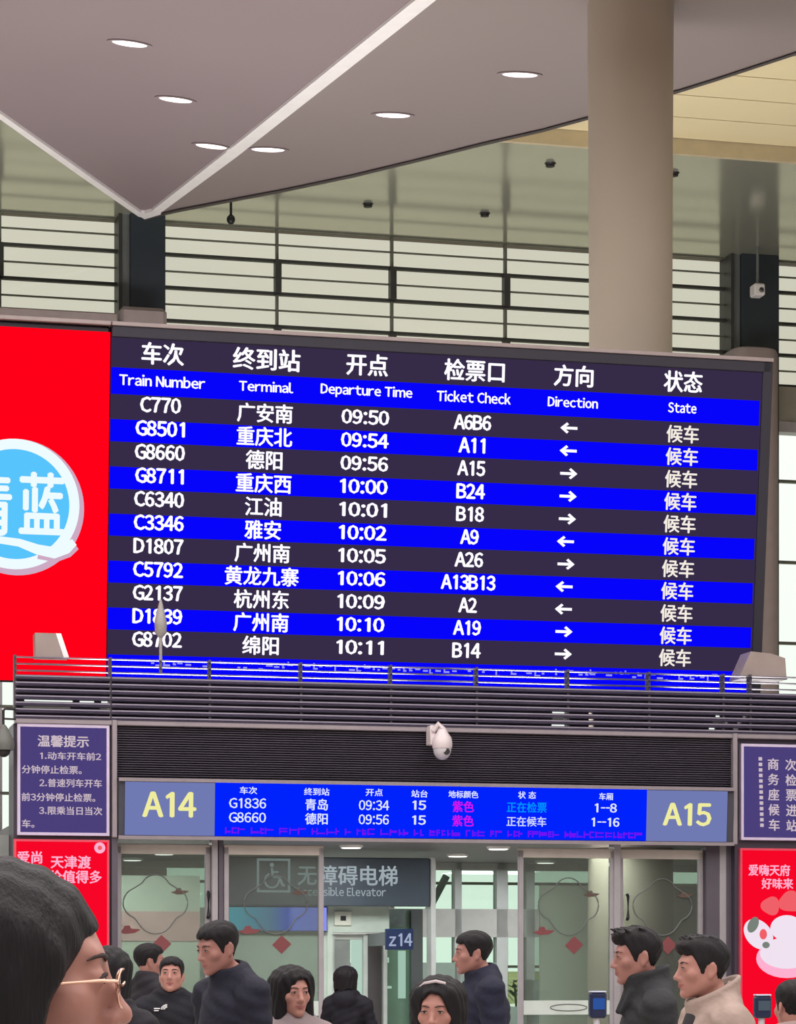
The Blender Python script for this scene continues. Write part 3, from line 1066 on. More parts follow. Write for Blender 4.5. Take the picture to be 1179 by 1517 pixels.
doors = [(172, 312, 0, None), (330, 478, -.06, None), (766, 908, -.06, None), (916, 1042, 0, None)]
for n, (pa, pb, dw, _) in enumerate(doors):
    a, b = dx(pa), dx(pb)
    q = MB()
    ft = .055
    q.box(a, a + ft, WD + dw, WD + dw + .05, 0, zs - .09, 0, .006).box(b - ft, b, WD + dw, WD + dw + .05, 0, zs - .09, 0, .006)
    q.box(a, b, WD + dw, WD + dw + .06, zs - .17, zs - .07, 1, .006).box(a, b, WD + dw, WD + dw + .05, 0, .12)
    d = struct(q.build('door_%d' % (n + 1), [post_m, mat('door_header', (206, 198, 190), .4)], M=FA))
    MB().box(a + ft, b - ft, WD + dw + .02, WD + dw + .03, .12, zs - .17).build('glass_pane', door_glass, d)
    q = MB()
    xc, zc2 = (a + b) / 2 - (.08 if n == 0 else -.02), fz(500, 1338, WD)
    yy = WD + dw + .012
    q.tube([(x_, yy, z_) for x_, _y, z_ in cloud(xc, zc2, .42)], .007, 6, 0, False)
    motif_y = Matrix.Translation((0, WD + dw + .02, 0))
    q2 = MB()
    motif(q2, xc + .24, zc2 + .11, .085, 1)
    motif(q2, xc - .28, zc2 - .28, .11, 2)
    q2.prism([(xc + .06, -.012, zc2 - .52), (xc + .16, -.012, zc2 - .42), (xc + .06, -.012, zc2 - .33), (xc - .04, -.012, zc2 - .43)], (0, .004, 0), 2)
    q.add([motif_y @ Vector(v) for v in q2.v], q2.f)
    q.m[-len(q2.m):] = q2.m
    q.build('cloud_decal', [line_decal, brown_decal, red_decal], d)
    if n in (1, 2):
        q = MB().box(a + ft, b - ft, WD + dw + .008, WD + dw + .016, fz(830, 1503, WD), fz(830, 1482, WD))
        sp = q.build('white_band', mat('band_white', (196, 206, 200), .5), d)
        zc3 = (fz(830, 1503, WD) + fz(830, 1482, WD)) / 2
        MB().tube([(xc + .2 * math.cos(t_ / 16 * PI), WD + dw + .006, zc3 + .035 * math.sin(t_ / 16 * PI)) for t_ in range(33)], .005, 6, 0, False).build('oval_outline', line_decal, sp)
    if n in (0, 3):
        xh = b - .03 if n == 0 else a + .09
        MB().tube([(xh, WD - .02, fz(930, 1362, WD)), (xh, WD - .05, fz(930, 1360, WD)), (xh, WD - .05, fz(930, 1328, WD)), (xh, WD - .02, fz(930, 1326, WD))], .018, 10).build('door_handle', black_m, d)
# posts beside the doors
m = MB()
for (pa, pb, mi) in ((312, 321, 0), (322, 329, 1), (906, 916, 0), (1042, 1062, 1), (1062, 1072, 0), (1072, 1084, 1)):
    m.box(dx(pa), dx(pb), WD - .08, WD + .1, 0, zs - .02, mi, .004)
m.box(sL - .03, sL + .03, -.05, WD + .1, 0, zs - .02, 1)
struct(m.build('trim_door_posts', [post_m, mat('post_dark', (86, 80, 90), .5, .2)], M=FA))

# ------------------------------------------------------------------ inside the gate room
zcl = zs + .02
ROOM = 6.4
# lamps in the room ceiling
lamps = [(196, 1271), (243, 1262), (460, 1274), (520, 1252), (678, 1265), (738, 1254), (808, 1275), (880, 1267), (894, 1276)]
places = ['farther of two behind the first glass door', 'nearer of two behind the first glass door', 'behind the second glass door by the elevator sign', 'nearest the facade over the elevator sign', 'over the open doorway right of the elevator sign', 'at the right end of the open doorway', 'far back behind the third glass door', 'at the upper right behind the third glass door', 'lowest at the right behind the third glass door']
Fi = FA.inverted()
for (px, py), pl in zip(lamps, places):
    Y = (zcl - EYE) * F_PX / (HY - py)
    w = at(px, py, Y)
    loc = Fi @ w
    if loc.y > ROOM - .3:
        loc.y = ROOM - .3
    if loc.y < .35:
        loc.y = .35
    u = P(FA, px, py, loc.y).x
    t = thing('ceiling_lamp', 'round lamp in the gate room ceiling, ' + pl, 'ceiling light', FA, (u, loc.y, zcl), 'lamps in the gate room ceiling')
    MB().lathe([(.12, -.03), (.13, -.01), (.13, .0)], seg=24).build('trim_ring', white_trim, t, smooth=True)
    MB().lathe([(.105, -.036), (.10, -.02)], seg=24).build('lens', lamp_white, t)
for u, w_ in ((-2.6, 1.5), (-.2, 1.5), (2.4, 1.5), (-2.6, 4.9), (.6, 4.9), (3.2, 4.9)):
    l = bpy.data.lights.new('gate_room_lamp', 'AREA')
    l.size, l.energy, l.color = 1.1, 60, (.97, 1, .98)
    o = bpy.data.objects.new('gate_room_lamp', l)
    COL.objects.link(o)
    o.matrix_world = FA @ Matrix.Translation((u, w_, zcl - .06))
# rear glazed wall of the room
ix = lambda px, w, py=1400: P(FA, px, py, w).x
iz = lambda py, w, px=CX: P(FA, px, py, w).z
RW = ROOM
m = MB()
xl0, xr0_ = fx(24, 1300, .5), 6.0
for (pa, pb) in ((127, 165), (640, 645), (674, 684), (736, 752), (780, 792), (900, 925), (1040, 1060)):
    m.box(ix(pa, RW), ix(pb, RW), RW, RW + .18, 0, zcl)
m.box(xl0, xr0_, RW, RW + .16, iz(1388, RW), iz(1346, RW), 1)
m.box(xl0, xr0_, RW, RW + .16, iz(1288, RW), zcl, 1)
m.box(xl0, ix(736, RW), RW, RW + .16, 0, iz(1426, RW), 2)
m.box(ix(780, RW), xr0_, RW, RW + .16, 0, iz(1452, RW), 2)
m.box(ix(736, RW), ix(792, RW), RW, RW + .16, 0, iz(1492, RW), 2)
wf = struct(m.build('window_4', [mat('window_grey', (168, 170, 170), .5), mat('window_spandrel', (162, 160, 158), .6), mat('window_sill_green', (128, 142, 134), .5)], M=FA))
MB().box(xl0, xr0_, RW + .08, RW + .09, 0, zcl).build('clear_pane', glass('green_glass', (240, 250, 244), .05), wf)
MB().tube([(ix(646, RW), RW + .5, iz(1352, RW)), (ix(676, RW), RW + .5, iz(1295, RW))], .05, 8).build('brace', steel_mid, wf)
# panel added to imitate the grey-green reflection in the right door glass
m = MB().box(ix(800, 3.2), ix(1042, 3.2), 3.2, 3.24, 0, iz(1310, 3.2))
struct(m.build('wall_door_backing', mat('greygreen_reflection', (176, 186, 172), .35, 0, .5, .12, 1.2), M=FA))
m = MB().box(ix(176, 2.6), ix(296, 2.6), 2.6, 2.64, 0, iz(1300, 2.6)).box(ix(176, 2.6), ix(296, 2.6), 2.59, 2.60, iz(1395, 2.6), iz(1352, 2.6), 1)  # rose band paints the red posters' reflection in the left pane
struct(m.build('wall_door_backing', [mat('partition_green', (190, 200, 184), .4, 0, .5, .08, 1.2), mat('rose_reflection', (196, 160, 156), .5)], M=FA))
for s_, (xa_, xb_) in enumerate(((xl0 - .2, xl0), (6.0, 6.2))):
    m = MB().box(xa_, xb_, .5, RW + .2, 0, zcl)
    struct(m.build('wall_gate_%s' % ('left', 'right')[s_], inner_wall, M=FA))

# the lift block
LW = 3.3
lx = lambda px: ix(px, LW)
lz = lambda py: iz(py, LW, 500)
lift = thing('elevator', 'elevator with pale surround under the dark wheelchair sign, seen through the doorway', 'elevator', FA, (lx(485), LW, 0))
bx0 = lx(485)
q = MB()
q.box(lx(335) - bx0, lx(484) - bx0, 0, .3, 0, lz(1342))
q.box(lx(484) - bx0, lx(576) - bx0, -.02, .3, lz(1381), lz(1341))
q.box(lx(484) - bx0, lx(492) - bx0, -.02, .3, 0, lz(1381))
q.build('surround', mat('lift_surround', (188, 200, 190), .4), lift)
q = MB()
q.box(lx(492) - bx0, lx(546) - bx0, .10, .16, lz(1392), lz(1384), 0, .004).box(lx(540) - bx0, lx(547) - bx0, .06, .16, 0, lz(1384), 0, .004).box(lx(492) - bx0, lx(497) - bx0, .06, .16, 0, lz(1384))
fr = q.build('door_frame', mat('lift_frame', (190, 196, 192), .35, .3), lift)
MB().box(lx(497) - bx0, lx(522) - bx0, .12, .15, 0, lz(1392)).box(lx(524) - bx0, lx(541) - bx0, .14, .15, 0, lz(1392), 1).build('car_door', [mat('lift_door', (150, 156, 154), .3, .3), emit('lift_light', (196, 226, 208), .8)], lift)
MB().box(lx(547) - bx0, lx(567) - bx0, .05, .16, 0, lz(1383)).build('dark_side_panel', mat('lift_dark', (66, 62, 64), .4), lift)
MB().box(lx(567) - bx0, lx(573) - bx0, -.03, .16, 0, lz(1383), 0, .004).build('jamb', mat('lift_frame', (190, 196, 192), .35, .3), lift)
q = MB()
q.box(lx(494) - bx0, lx(519) - bx0, -.05, -.02, lz(1371), lz(1350), 0, .004)
ib = q.build('floor_indicator', mat('indicator_pale', (202, 204, 192), .4), lift)
MB().box(lx(503) - bx0, lx(511) - bx0, -.056, -.05, lz(1364), lz(1357)).build('display', black_m, ib)
q = MB()
q.box(lx(574) - bx0, lx(636) - bx0, .35, .40, 0, lz(1345), 0)
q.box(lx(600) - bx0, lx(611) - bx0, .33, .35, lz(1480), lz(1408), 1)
q.box(lx(576) - bx0, lx(590) - bx0, .33, .35, lz(1465), lz(1461), 1)
q.box(lx(574) - bx0, lx(586) - bx0, .33, .35, lz(1426), lz(1418), 1)
q.box(lx(617) - bx0, lx(634) - bx0, .25, .35, 0, lz(1346), 2)
q.box(lx(574) - bx0, lx(612) - bx0, .33, .35, lz(1372), lz(1346), 3)  # pale panel painted as the white reflections on the shaft glass
q.build('glass_shaft', [mat('shaft_green', (112, 142, 124), .15, 0, .6), emit('shaft_light', (176, 212, 192), .8), mat('shaft_dark', (78, 84, 86), .4), mat('shaft_reflection', (122, 136, 138), .25, 0, .6, .3, 6)], lift)

# the elevator sign
SW_ = 2.95
sgx = lambda px: ix(px, SW_)
sgz = lambda py: iz(py, SW_, 490)
es = thing('elevator_sign', 'dark slate accessible elevator sign with pale wheelchair symbol over the lift', 'sign', FA, (sgx(332), SW_, sgz(1342)))
ox, oz = sgx(332), sgz(1342)
bd = MB().box(0, sgx(637) - ox, 0, .18, 0, sgz(1270) - oz, 0, .01).build('board', mat('sign_slate', (62, 72, 84), .4), es)
struct(MB().box(sgx(638), sgx(645), SW_ - .02, SW_ + .2, 0, sgz(1268), 0, .005).build('trim_post', mat('sign_post', (190, 192, 192), .4), M=FA))
q = MB()
cn = 4000 / (27.6 + SW_)
slate_t = emit('slate_text', (178, 192, 198), .75)
def et(s, px, py, w, h, b, y=-.006):
    p_ = P(FA, px, py, SW_)
    MB().text(s, p_.x - ox, p_.z - oz, w / cn, h / cn, y, b, 0, False).build('lettering', slate_t, bd)
et('无障碍电梯', 515, 1297, 152, 30, .02)
et('Accessible Elevator', 505, 1321, 136, 13, .014)
p_ = P(FA, 405, 1297, SW_)
xx, zz = p_.x - ox, p_.z - oz
s_ = 25 / cn
for (a_, b_, c_, d_) in ((-s_, s_, s_ * .86, s_), (-s_, s_, -s_, -s_ * .86), (-s_, -s_ * .86, -s_, s_), (s_ * .86, s_, -s_, s_)):
    q.rect(xx + a_, xx + b_, -.006, zz + c_, zz + d_)
# wheelchair: head, trunk, seat, leg and wheel
q.lathe([(s_ * .13, 0), (s_ * .13, .002)], c=(xx - s_ * .1, -.008, zz + s_ * .62), axis='Y', seg=16)
def stroke(pts, t_):
    for i in range(len(pts) - 1):
        (x1, z1), (x2, z2) = pts[i], pts[i + 1]
        l_ = math.hypot(x2 - x1, z2 - z1)
        nx, nz = -(z2 - z1) / l_ * t_, (x2 - x1) / l_ * t_
        q.add([(xx + s_ * (x1 + nx), -.006, zz + s_ * (z1 + nz)), (xx + s_ * (x1 - nx), -.006, zz + s_ * (z1 - nz)), (xx + s_ * (x2 - nx), -.006, zz + s_ * (z2 - nz)), (xx + s_ * (x2 + nx), -.006, zz + s_ * (z2 + nz))], [(0, 1, 2, 3)])
stroke([(-.1, .45), (-.05, -.08), (.35, -.08), (.55, -.6), (.68, -.56)], .07)
stroke([(-.07, .2), (.3, .2)], .06)
stroke([(-.1 + .42 * math.cos(math.radians(a_)), -.3 + .42 * math.sin(math.radians(a_))) for a_ in range(110, 371, 20)], .055)
q.build('wheelchair_symbol', slate_t, bd)
# glowing panel added to imitate cyan reflections in the door glass
refl_box = thing('reflection_panel', 'cyan to lavender glowing panel imitating reflections in the glass below the elevator sign', 'reflection panel', FA, (lx(334), LW - .13, lz(1381)))
ox2, oz2 = lx(334), lz(1381)
MB().box(0, lx(483) - ox2, .04, .1, 0, lz(1343) - oz2, 0, .006).build('casing', mat('refl_case', (100, 110, 120), .4), refl_box)
m_ = bpy.data.materials.new('cyan_lavender_reflection')
m_.use_nodes = True
nt_ = m_.node_tree
nt_.nodes.remove(nt_.nodes['Principled BSDF'])
em = nt_.nodes.new('ShaderNodeEmission')
tcn = nt_.nodes.new('ShaderNodeTexCoord')
sp_ = nt_.nodes.new('ShaderNodeSeparateXYZ')
rp_ = nt_.nodes.new('ShaderNodeValToRGB')
nt_.links.new(tcn.outputs['Generated'], sp_.inputs[0])
nt_.links.new(sp_.outputs['X'], rp_.inputs[0])
nt_.links.new(rp_.outputs[0], em.inputs[0])
nt_.links.new(em.outputs[0], nt_.nodes['Material Output'].inputs[0])
er = rp_.color_ramp.elements
er[0].position, er[0].color = 0.0, rgb(70, 190, 214)
er[1].position, er[1].color = .42, rgb(96, 150, 190)
for pos, c in ((.60, (70, 104, 226)), (.66, (130, 150, 255)), (1.0, (140, 146, 240))):
    e_ = er.new(pos)
    e_.color = rgb(*c)
em.inputs['Strength'].default_value = 1.0
MB().box(.02, lx(481) - ox2, .03, .05, .015, lz(1345) - oz2).build('light_panel', m_, refl_box)

# the blue z14 sign
zw = 2.4
p_ = P(FA, 592, 1407, zw)
zsg = thing('platform_sign', 'small navy sign reading z14 hanging right of the lift door', 'sign', FA, p_)
wz, hz = (P(FA, 612, 1407, zw).x - P(FA, 571, 1407, zw).x) / 2, P(FA, 592, 1376, zw).z - p_.z
zb_ = MB().box(-wz, wz, 0, .05, 0, hz, 0, .005).build('board', mat('navy_sign', (16, 34, 70), .4), zsg)
MB().text('z14', .01, hz * .48, wz * 1.7, hz * .62, -.004, .03).build('lettering', emit('navy_text', (178, 190, 220), .8), zb_)
MB().box(-wz * 1.02, -wz * .8, .05, LW - .03 - zw, hz * .2, hz * .8).build('bracket', steel_mid, zsg)

# a leafy plant beyond the rear windows
p_ = P(FA, 764, 1490, RW + 1.2)
pl = thing('potted_plant', 'leafy green plant standing beyond the rear window right of the doorway', 'plant', FA, (p_.x, RW + 1.2, 0))
MB().lathe([(.14, 0), (.2, .4), (.18, .42)]).build('pot', mat('pot_grey', (110, 108, 104), .6), pl, smooth=True)
MB().tube([(0, 0, .35), (.02, 0, .8), (-.01, .01, 1.35)], .016, 8).build('stem', mat('stem_brown', (80, 84, 60), .8), pl)
q = MB()
rr = random.Random(4)
for k in range(60):
    a_, e_ = rr.uniform(0, 2 * PI), rr.uniform(-.2, .9)
    z0 = rr.uniform(.6, 1.4)
    d_ = Vector((math.cos(a_) * math.cos(e_), math.sin(a_) * math.cos(e_), math.sin(e_)))
    s_ = d_.cross(Vector((0, 0, 1))).normalized()
    L_ = rr.uniform(.12, .24)
    c0 = Vector((0, 0, z0))
    q.add([c0, c0 + d_ * L_ * .5 + s_ * .03, c0 + d_ * L_, c0 + d_ * L_ * .5 - s_ * .03], [(0, 1, 2, 3)])
q.build('leaves', mat('leaf_green', (88, 112, 76), .6), pl)

# ------------------------------------------------------------------ ticket gates with scanner heads
def ticket_gate(label, px, py0, py1, Y, face):
    c0 = at(px, py0, Y)
    zt_, zb2 = c0.z, at(px, py1, Y).z
    M = Matrix.Translation((c0.x, Y, 0)) @ Matrix.Rotation(ANG, 4, 'Z')
    t = thing('ticket_gate', label, 'ticket gate', M, (0, 0, 0), 'ticket gates before the doors')
    MB().box(-.11, .11, -.3, .75, 0, .92, 0, .03).build('cabinet', mat('gate_steel', (170, 172, 172), .35, .5), t)
    MB().tube([(0, -.1, .9), (0, -.1, zb2 + .02)], .03, 12).build('post', mat('gate_post', (196, 196, 200), .4), t, smooth=True)
    hw = 13 / F_PX * Y
    hd = MB().box(-hw, hw, -.17, -.08, zb2, zt_, 0, .02).build('scanner_head', mat('scanner_navy', (26, 34, 66), .35), t)
    MB().box(-hw * .7, hw * .7, -.176, -.17, zb2 + (zt_ - zb2) * .34, zt_ - (zt_ - zb2) * .22, 0).build('screen', face, hd)
    MB().box(-hw * .9, hw * .9, -.17, -.08, zt_, zt_ + .014, 0, .004).build('top_lamp', mat('scanner_top', (196, 204, 226), .4), hd)

ticket_gate('ticket gate with a blue-screened scanner head before the right glass doors', 879, 1470, 1508, 25.5, emit('scan_blue', (52, 92, 170), .8))
ticket_gate('ticket gate with a black scanner head in front of the red dish poster', 1122, 1475, 1508, 25.0, emit('scan_grey', (92, 104, 116), .7))

# ------------------------------------------------------------------ people: smooth solids meshed from distance fields
class Field:
    def __init__(self, lo, hi, vox):
        self.lo = np.array(lo, np.float32)
        self.vox = vox
        self.n = np.ceil((np.array(hi) - np.array(lo)) / vox).astype(int) + 1
        self.d = np.full(self.n, 1.0, np.float32)
        self.R = np.eye(3, dtype=np.float32)
        self.t = np.zeros(3, np.float32)

    def at(self, R=None, t=None):
        self.R = np.eye(3, dtype=np.float32) if R is None else np.array(R, np.float32)
        self.t = np.zeros(3, np.float32) if t is None else np.array(t, np.float32)
        return self

    def sub(self, lo, hi):
        i0 = np.clip(np.floor((lo - self.lo) / self.vox).astype(int), 0, self.n)
        i1 = np.clip(np.ceil((hi - self.lo) / self.vox).astype(int) + 1, 0, self.n)
        if np.any(i1 <= i0):
            return None
        ax = [self.lo[k] + self.vox * np.arange(i0[k], i1[k], dtype=np.float32) for k in range(3)]
        X, Y, Z = np.meshgrid(*ax, indexing='ij')
        return (slice(i0[0], i1[0]), slice(i0[1], i1[1]), slice(i0[2], i1[2])), X, Y, Z

    def put(self, sl, d, k, op):
        o = self.d[sl]
        if op == 'add':
            h = np.maximum(k - np.abs(o - d), 0) / max(k, 1e-6)
            self.d[sl] = np.minimum(o, d) - h * h * k * .25
        elif op == 'cut':
            d = -d
            h = np.maximum(k - np.abs(o - d), 0) / max(k, 1e-6)
            self.d[sl] = np.maximum(o, d) + h * h * k * .25
        elif op == 'and':
            h = np.maximum(k - np.abs(o - d), 0) / max(k, 1e-6)
            self.d[sl] = np.maximum(o, d) + h * h * k * .25

    def cap(self, a, b, ra, rb=None, k=.02, op='add'):
        rb = ra if rb is None else rb
        a = self.R @ np.array(a, np.float32) + self.t
        b = self.R @ np.array(b, np.float32) + self.t
        m = max(ra, rb) + k + 4 * self.vox
        s = self.sub(np.minimum(a, b) - m, np.maximum(a, b) + m)
        if s is None:
            return self
        sl, X, Y, Z = s
        ba = b - a
        px, py, pz = X - a[0], Y - a[1], Z - a[2]
        h = np.clip((px * ba[0] + py * ba[1] + pz * ba[2]) / max(float(ba @ ba), 1e-9), 0, 1)
        d = np.sqrt((px - h * ba[0]) ** 2 + (py - h * ba[1]) ** 2 + (pz - h * ba[2]) ** 2) - (ra + (rb - ra) * h)
        self.put(sl, d, k, op)
        return self

    def ell(self, c, r, k=.02, op='add', rot=None):
        c = self.R @ np.array(c, np.float32) + self.t
        r = np.array([r] * 3 if not hasattr(r, '__len__') else r, np.float32)
        R = self.R if rot is None else self.R @ np.array(rot, np.float32)
        m = float(r.max()) + k + 4 * self.vox
        s = self.sub(c - m, c + m)
        if s is None:
            return self
        sl, X, Y, Z = s
        p = np.stack([X - c[0], Y - c[1], Z - c[2]], -1) @ R
        k0 = np.sqrt(((p / r) ** 2).sum(-1))
        k1 = np.sqrt(((p / (r * r)) ** 2).sum(-1))
        d = k0 * (k0 - 1) / np.maximum(k1, 1e-6)
        self.put(sl, d, k, op)
        return self

    def ring(self, c, rx, ry, z0, z1, th, k=.02, flare=0.0, tilt=0.0, op='add'):
        """an upright elliptical band (a collar)"""
        c = self.R @ np.array(c, np.float32) + self.t
        m = max(rx, ry) + th + k + abs(flare) + 4 * self.vox
        s = self.sub(c + np.array([-m, -m, z0 - th - k - .05], np.float32), c + np.array([m, m, z1 + th + k + .05], np.float32))
        if s is None:
            return self
        sl, X, Y, Z = s
        p = np.stack([X - c[0], Y - c[1], Z - c[2]], -1) @ self.R
        x, y, z = p[..., 0], p[..., 1], p[..., 2]
        z = z - tilt * y
        f = np.clip((z - z0) / (z1 - z0), 0, 1)
        sx_, sy_ = rx + flare * f, ry + flare * f
        rho = np.sqrt((x / sx_) ** 2 + (y / sy_) ** 2)
        dr = np.abs(rho - 1) * np.minimum(sx_, sy_)
        dz = np.maximum(np.maximum(z0 - z, z - z1), 0)
        d = np.sqrt(dr * dr + dz * dz) - th
        self.put(sl, d, k, op)
        return self

    def local(self):
        ax = [self.lo[k] + self.vox * np.arange(self.n[k], dtype=np.float32) for k in range(3)]
        X, Y, Z = np.meshgrid(*ax, indexing='ij')
        p = np.stack([X - self.t[0], Y - self.t[1], Z - self.t[2]], -1) @ self.R
        return p[..., 0], p[..., 1], p[..., 2]

    def mesh(self, name, mats, parent, pick=None):
        g = vdb.FloatGrid(self.vox * 3)
        g.copyFromArray(np.clip(self.d, -3 * self.vox, 3 * self.vox).astype(np.float32), tolerance=0.0)
        g.transform = vdb.createLinearTransform(voxelSize=float(self.vox))
        pts, quads = g.convertToQuads(isovalue=0.0)
        pts = pts + self.lo
        me = bpy.data.meshes.new(name)
        q = quads[:, ::-1]
        me.vertices.add(len(pts))
        me.vertices.foreach_set('co', pts.astype(np.float32).ravel())
        me.loops.add(len(q) * 4)
        me.loops.foreach_set('vertex_index', q.astype(np.int32).ravel())
        me.polygons.add(len(q))
        me.polygons.foreach_set('loop_start', np.arange(0, len(q) * 4, 4, dtype=np.int32))
        me.polygons.foreach_set('loop_total', np.full(len(q), 4, np.int32))
        me.polygons.foreach_set('use_smooth', np.ones(len(q), bool))
        for m in (mats if isinstance(mats, (list, tuple)) else [mats]):
            me.materials.append(m)
        if pick is not None:
            me.polygons.foreach_set('material_index', pick(pts[q].mean(1)).astype(np.int32))
        me.update(calc_edges=True)
        me.validate()
        ob = bpy.data.objects.new(name, me)
        COL.objects.link(ob)
        ob.parent = parent
        return ob


def rotm(yaw=0, pitch=0, roll=0):
    m = Matrix.Rotation(math.radians(yaw), 3, 'Z') @ Matrix.Rotation(math.radians(pitch), 3, 'X') @ Matrix.Rotation(math.radians(roll), 3, 'Y')
    return np.array(m, np.float32)


def skull(F, off=0.0, k=.03):
    F.ell((0, .016, .034), (.074 + off, .096 + off, .081 + off), k)
    F.ell((0, -.020, -.028), (.061 + off, .070 + off, .082 + off), k)


def head(F, fem, jaw=1.0):
    skull(F)
    j = .92 if fem else 1.0
    F.cap((.044 * j, .012, -.052), (.012, -.066, -.098), .023 * j, .017, .025)
    F.cap((-.044 * j, .012, -.052), (-.012, -.066, -.098), .023 * j, .017, .025)
    F.ell((0, -.076, -.099), (.019 * j, .015, .015), .018)
    for s in (1, -1):
        F.ell((s * .041, -.054, -.026), (.024, .024, .02), .02)
    F.cap((-.034, -.077, .022), (.034, -.077, .022), .011 if not fem else .008, None, .02)
    for s in (1, -1):
        F.ell((s * .031, -.100, .000), (.020, .017, .013), .016, 'cut')
    F.cap((0, -.083, .010), (0, -.105, -.032), .0075, .0105, .014)
    F.ell((0, -.108, -.037), (.0115, .011, .0095), .008)
    for s in (1, -1):
        F.ell((s * .012, -.096, -.041), (.0085, .010, .008), .006)
        F.ell((s * .0065, -.103, -.048), (.0038, .005, .003), .003, 'cut')
    F.ell((0, -.070, -.066), (.031, .024, .024), .02)
    lw = .023
    for s in (1, -1):
        F.cap((0, -.0945, -.0625), (s * lw, -.084, -.0670), .0052, .0028, .005)
        F.cap((0, -.0930, -.0745), (s * (lw - .003), -.083, -.0695), .0068, .003, .006)
    F.cap((-lw, -.090, -.0685), (lw, -.090, -.0685), .0016, None, .003, 'cut')
    F.ell((0, -.093, -.086), (.02, .007, .006), .01, 'cut')
    for s in (1, -1):
        er = np.array(Matrix.Rotation(s * -.35, 3, 'Z') @ Matrix.Rotation(-.18, 3, 'X'), np.float32)
        F.ell((s * .075, .018, -.012), (.008, .020, .033), .008, 'add', er)
        F.ell((s * .083, .014, -.008), (.006, .011, .020), .006, 'cut', er)
        F.ell((s * .074, .012, -.036), (.007, .010, .011), .006, 'add')
        # lids
        F.ell((s * .031, -.0775, .001), (.0165, .0135, .0125), .004)


def hand(F, w, d, side, fwd, r=1.0):
    """palm and five bent fingers at the wrist w, running along d; fwd is where the fingers curl"""
    w, d, fwd = np.array(w), np.array(d) / np.linalg.norm(d), np.array(fwd)
    s = np.cross(d, fwd)
    s = s / np.linalg.norm(s)
    f = np.cross(s, d)
    for o in (-.024, -.008, .008, .024):
        F.cap(w + s * o * .5, w + d * .085 + s * o, .013, .0105, .012)
    for o, L in ((-.030, .062), (-.010, .074), (.010, .080), (.030, .070)):
        a = w + d * .085 + s * o
        b = a + d * L * .5 + f * .010 + s * o * .08
        c = b + d * L * .36 + f * .022
        e = c + d * L * .10 + f * .016
        F.cap(a, b, .0088, .0082, .004).cap(b, c, .0082, .0074, .002).cap(c, e, .0074, .0062, .002)
    tb = w + d * .030 + s * .026
    t1 = tb + s * .026 + d * .030 + f * .014
    t2 = t1 + d * .030 + f * .012 + s * .004
    F.cap(tb, t1, .0125, .0098, .008).cap(t1, t2, .0095, .0075, .003)


SKIN = mat('skin', (168, 120, 109), .5, 0, .35, .05, 14, 0, 60, .06)
SKIN2 = mat('skin_tan', (156, 110, 101), .5, 0, .35, .05, 14, 0, 60, .06)
LIP = mat('lips', (146, 88, 86), .45, 0, .4)
HAIR = mat('black_hair', (22, 19, 23), .6, 0, .25, .25, 40, .35, 1.0)
for nd in [n_ for n_ in HAIR.node_tree.nodes if n_.type == 'TEX_NOISE']:
    mp = HAIR.node_tree.nodes.new('ShaderNodeMapping')
    mp.inputs['Scale'].default_value = (240, 240, 22)
    HAIR.node_tree.links.new([n_ for n_ in HAIR.node_tree.nodes if n_.type == 'TEX_COORD'][0].outputs['Object'], mp.inputs[0])
    HAIR.node_tree.links.new(mp.outputs[0], nd.inputs['Vector'])
    nd.inputs['Scale'].default_value = 1.0
BROW = mat('eyebrow_hair', (52, 40, 40), .7, 0, .3)
EYEW = mat('eye_white', (176, 162, 156), .35)
IRIS = mat('iris_brown', (36, 24, 22), .2)


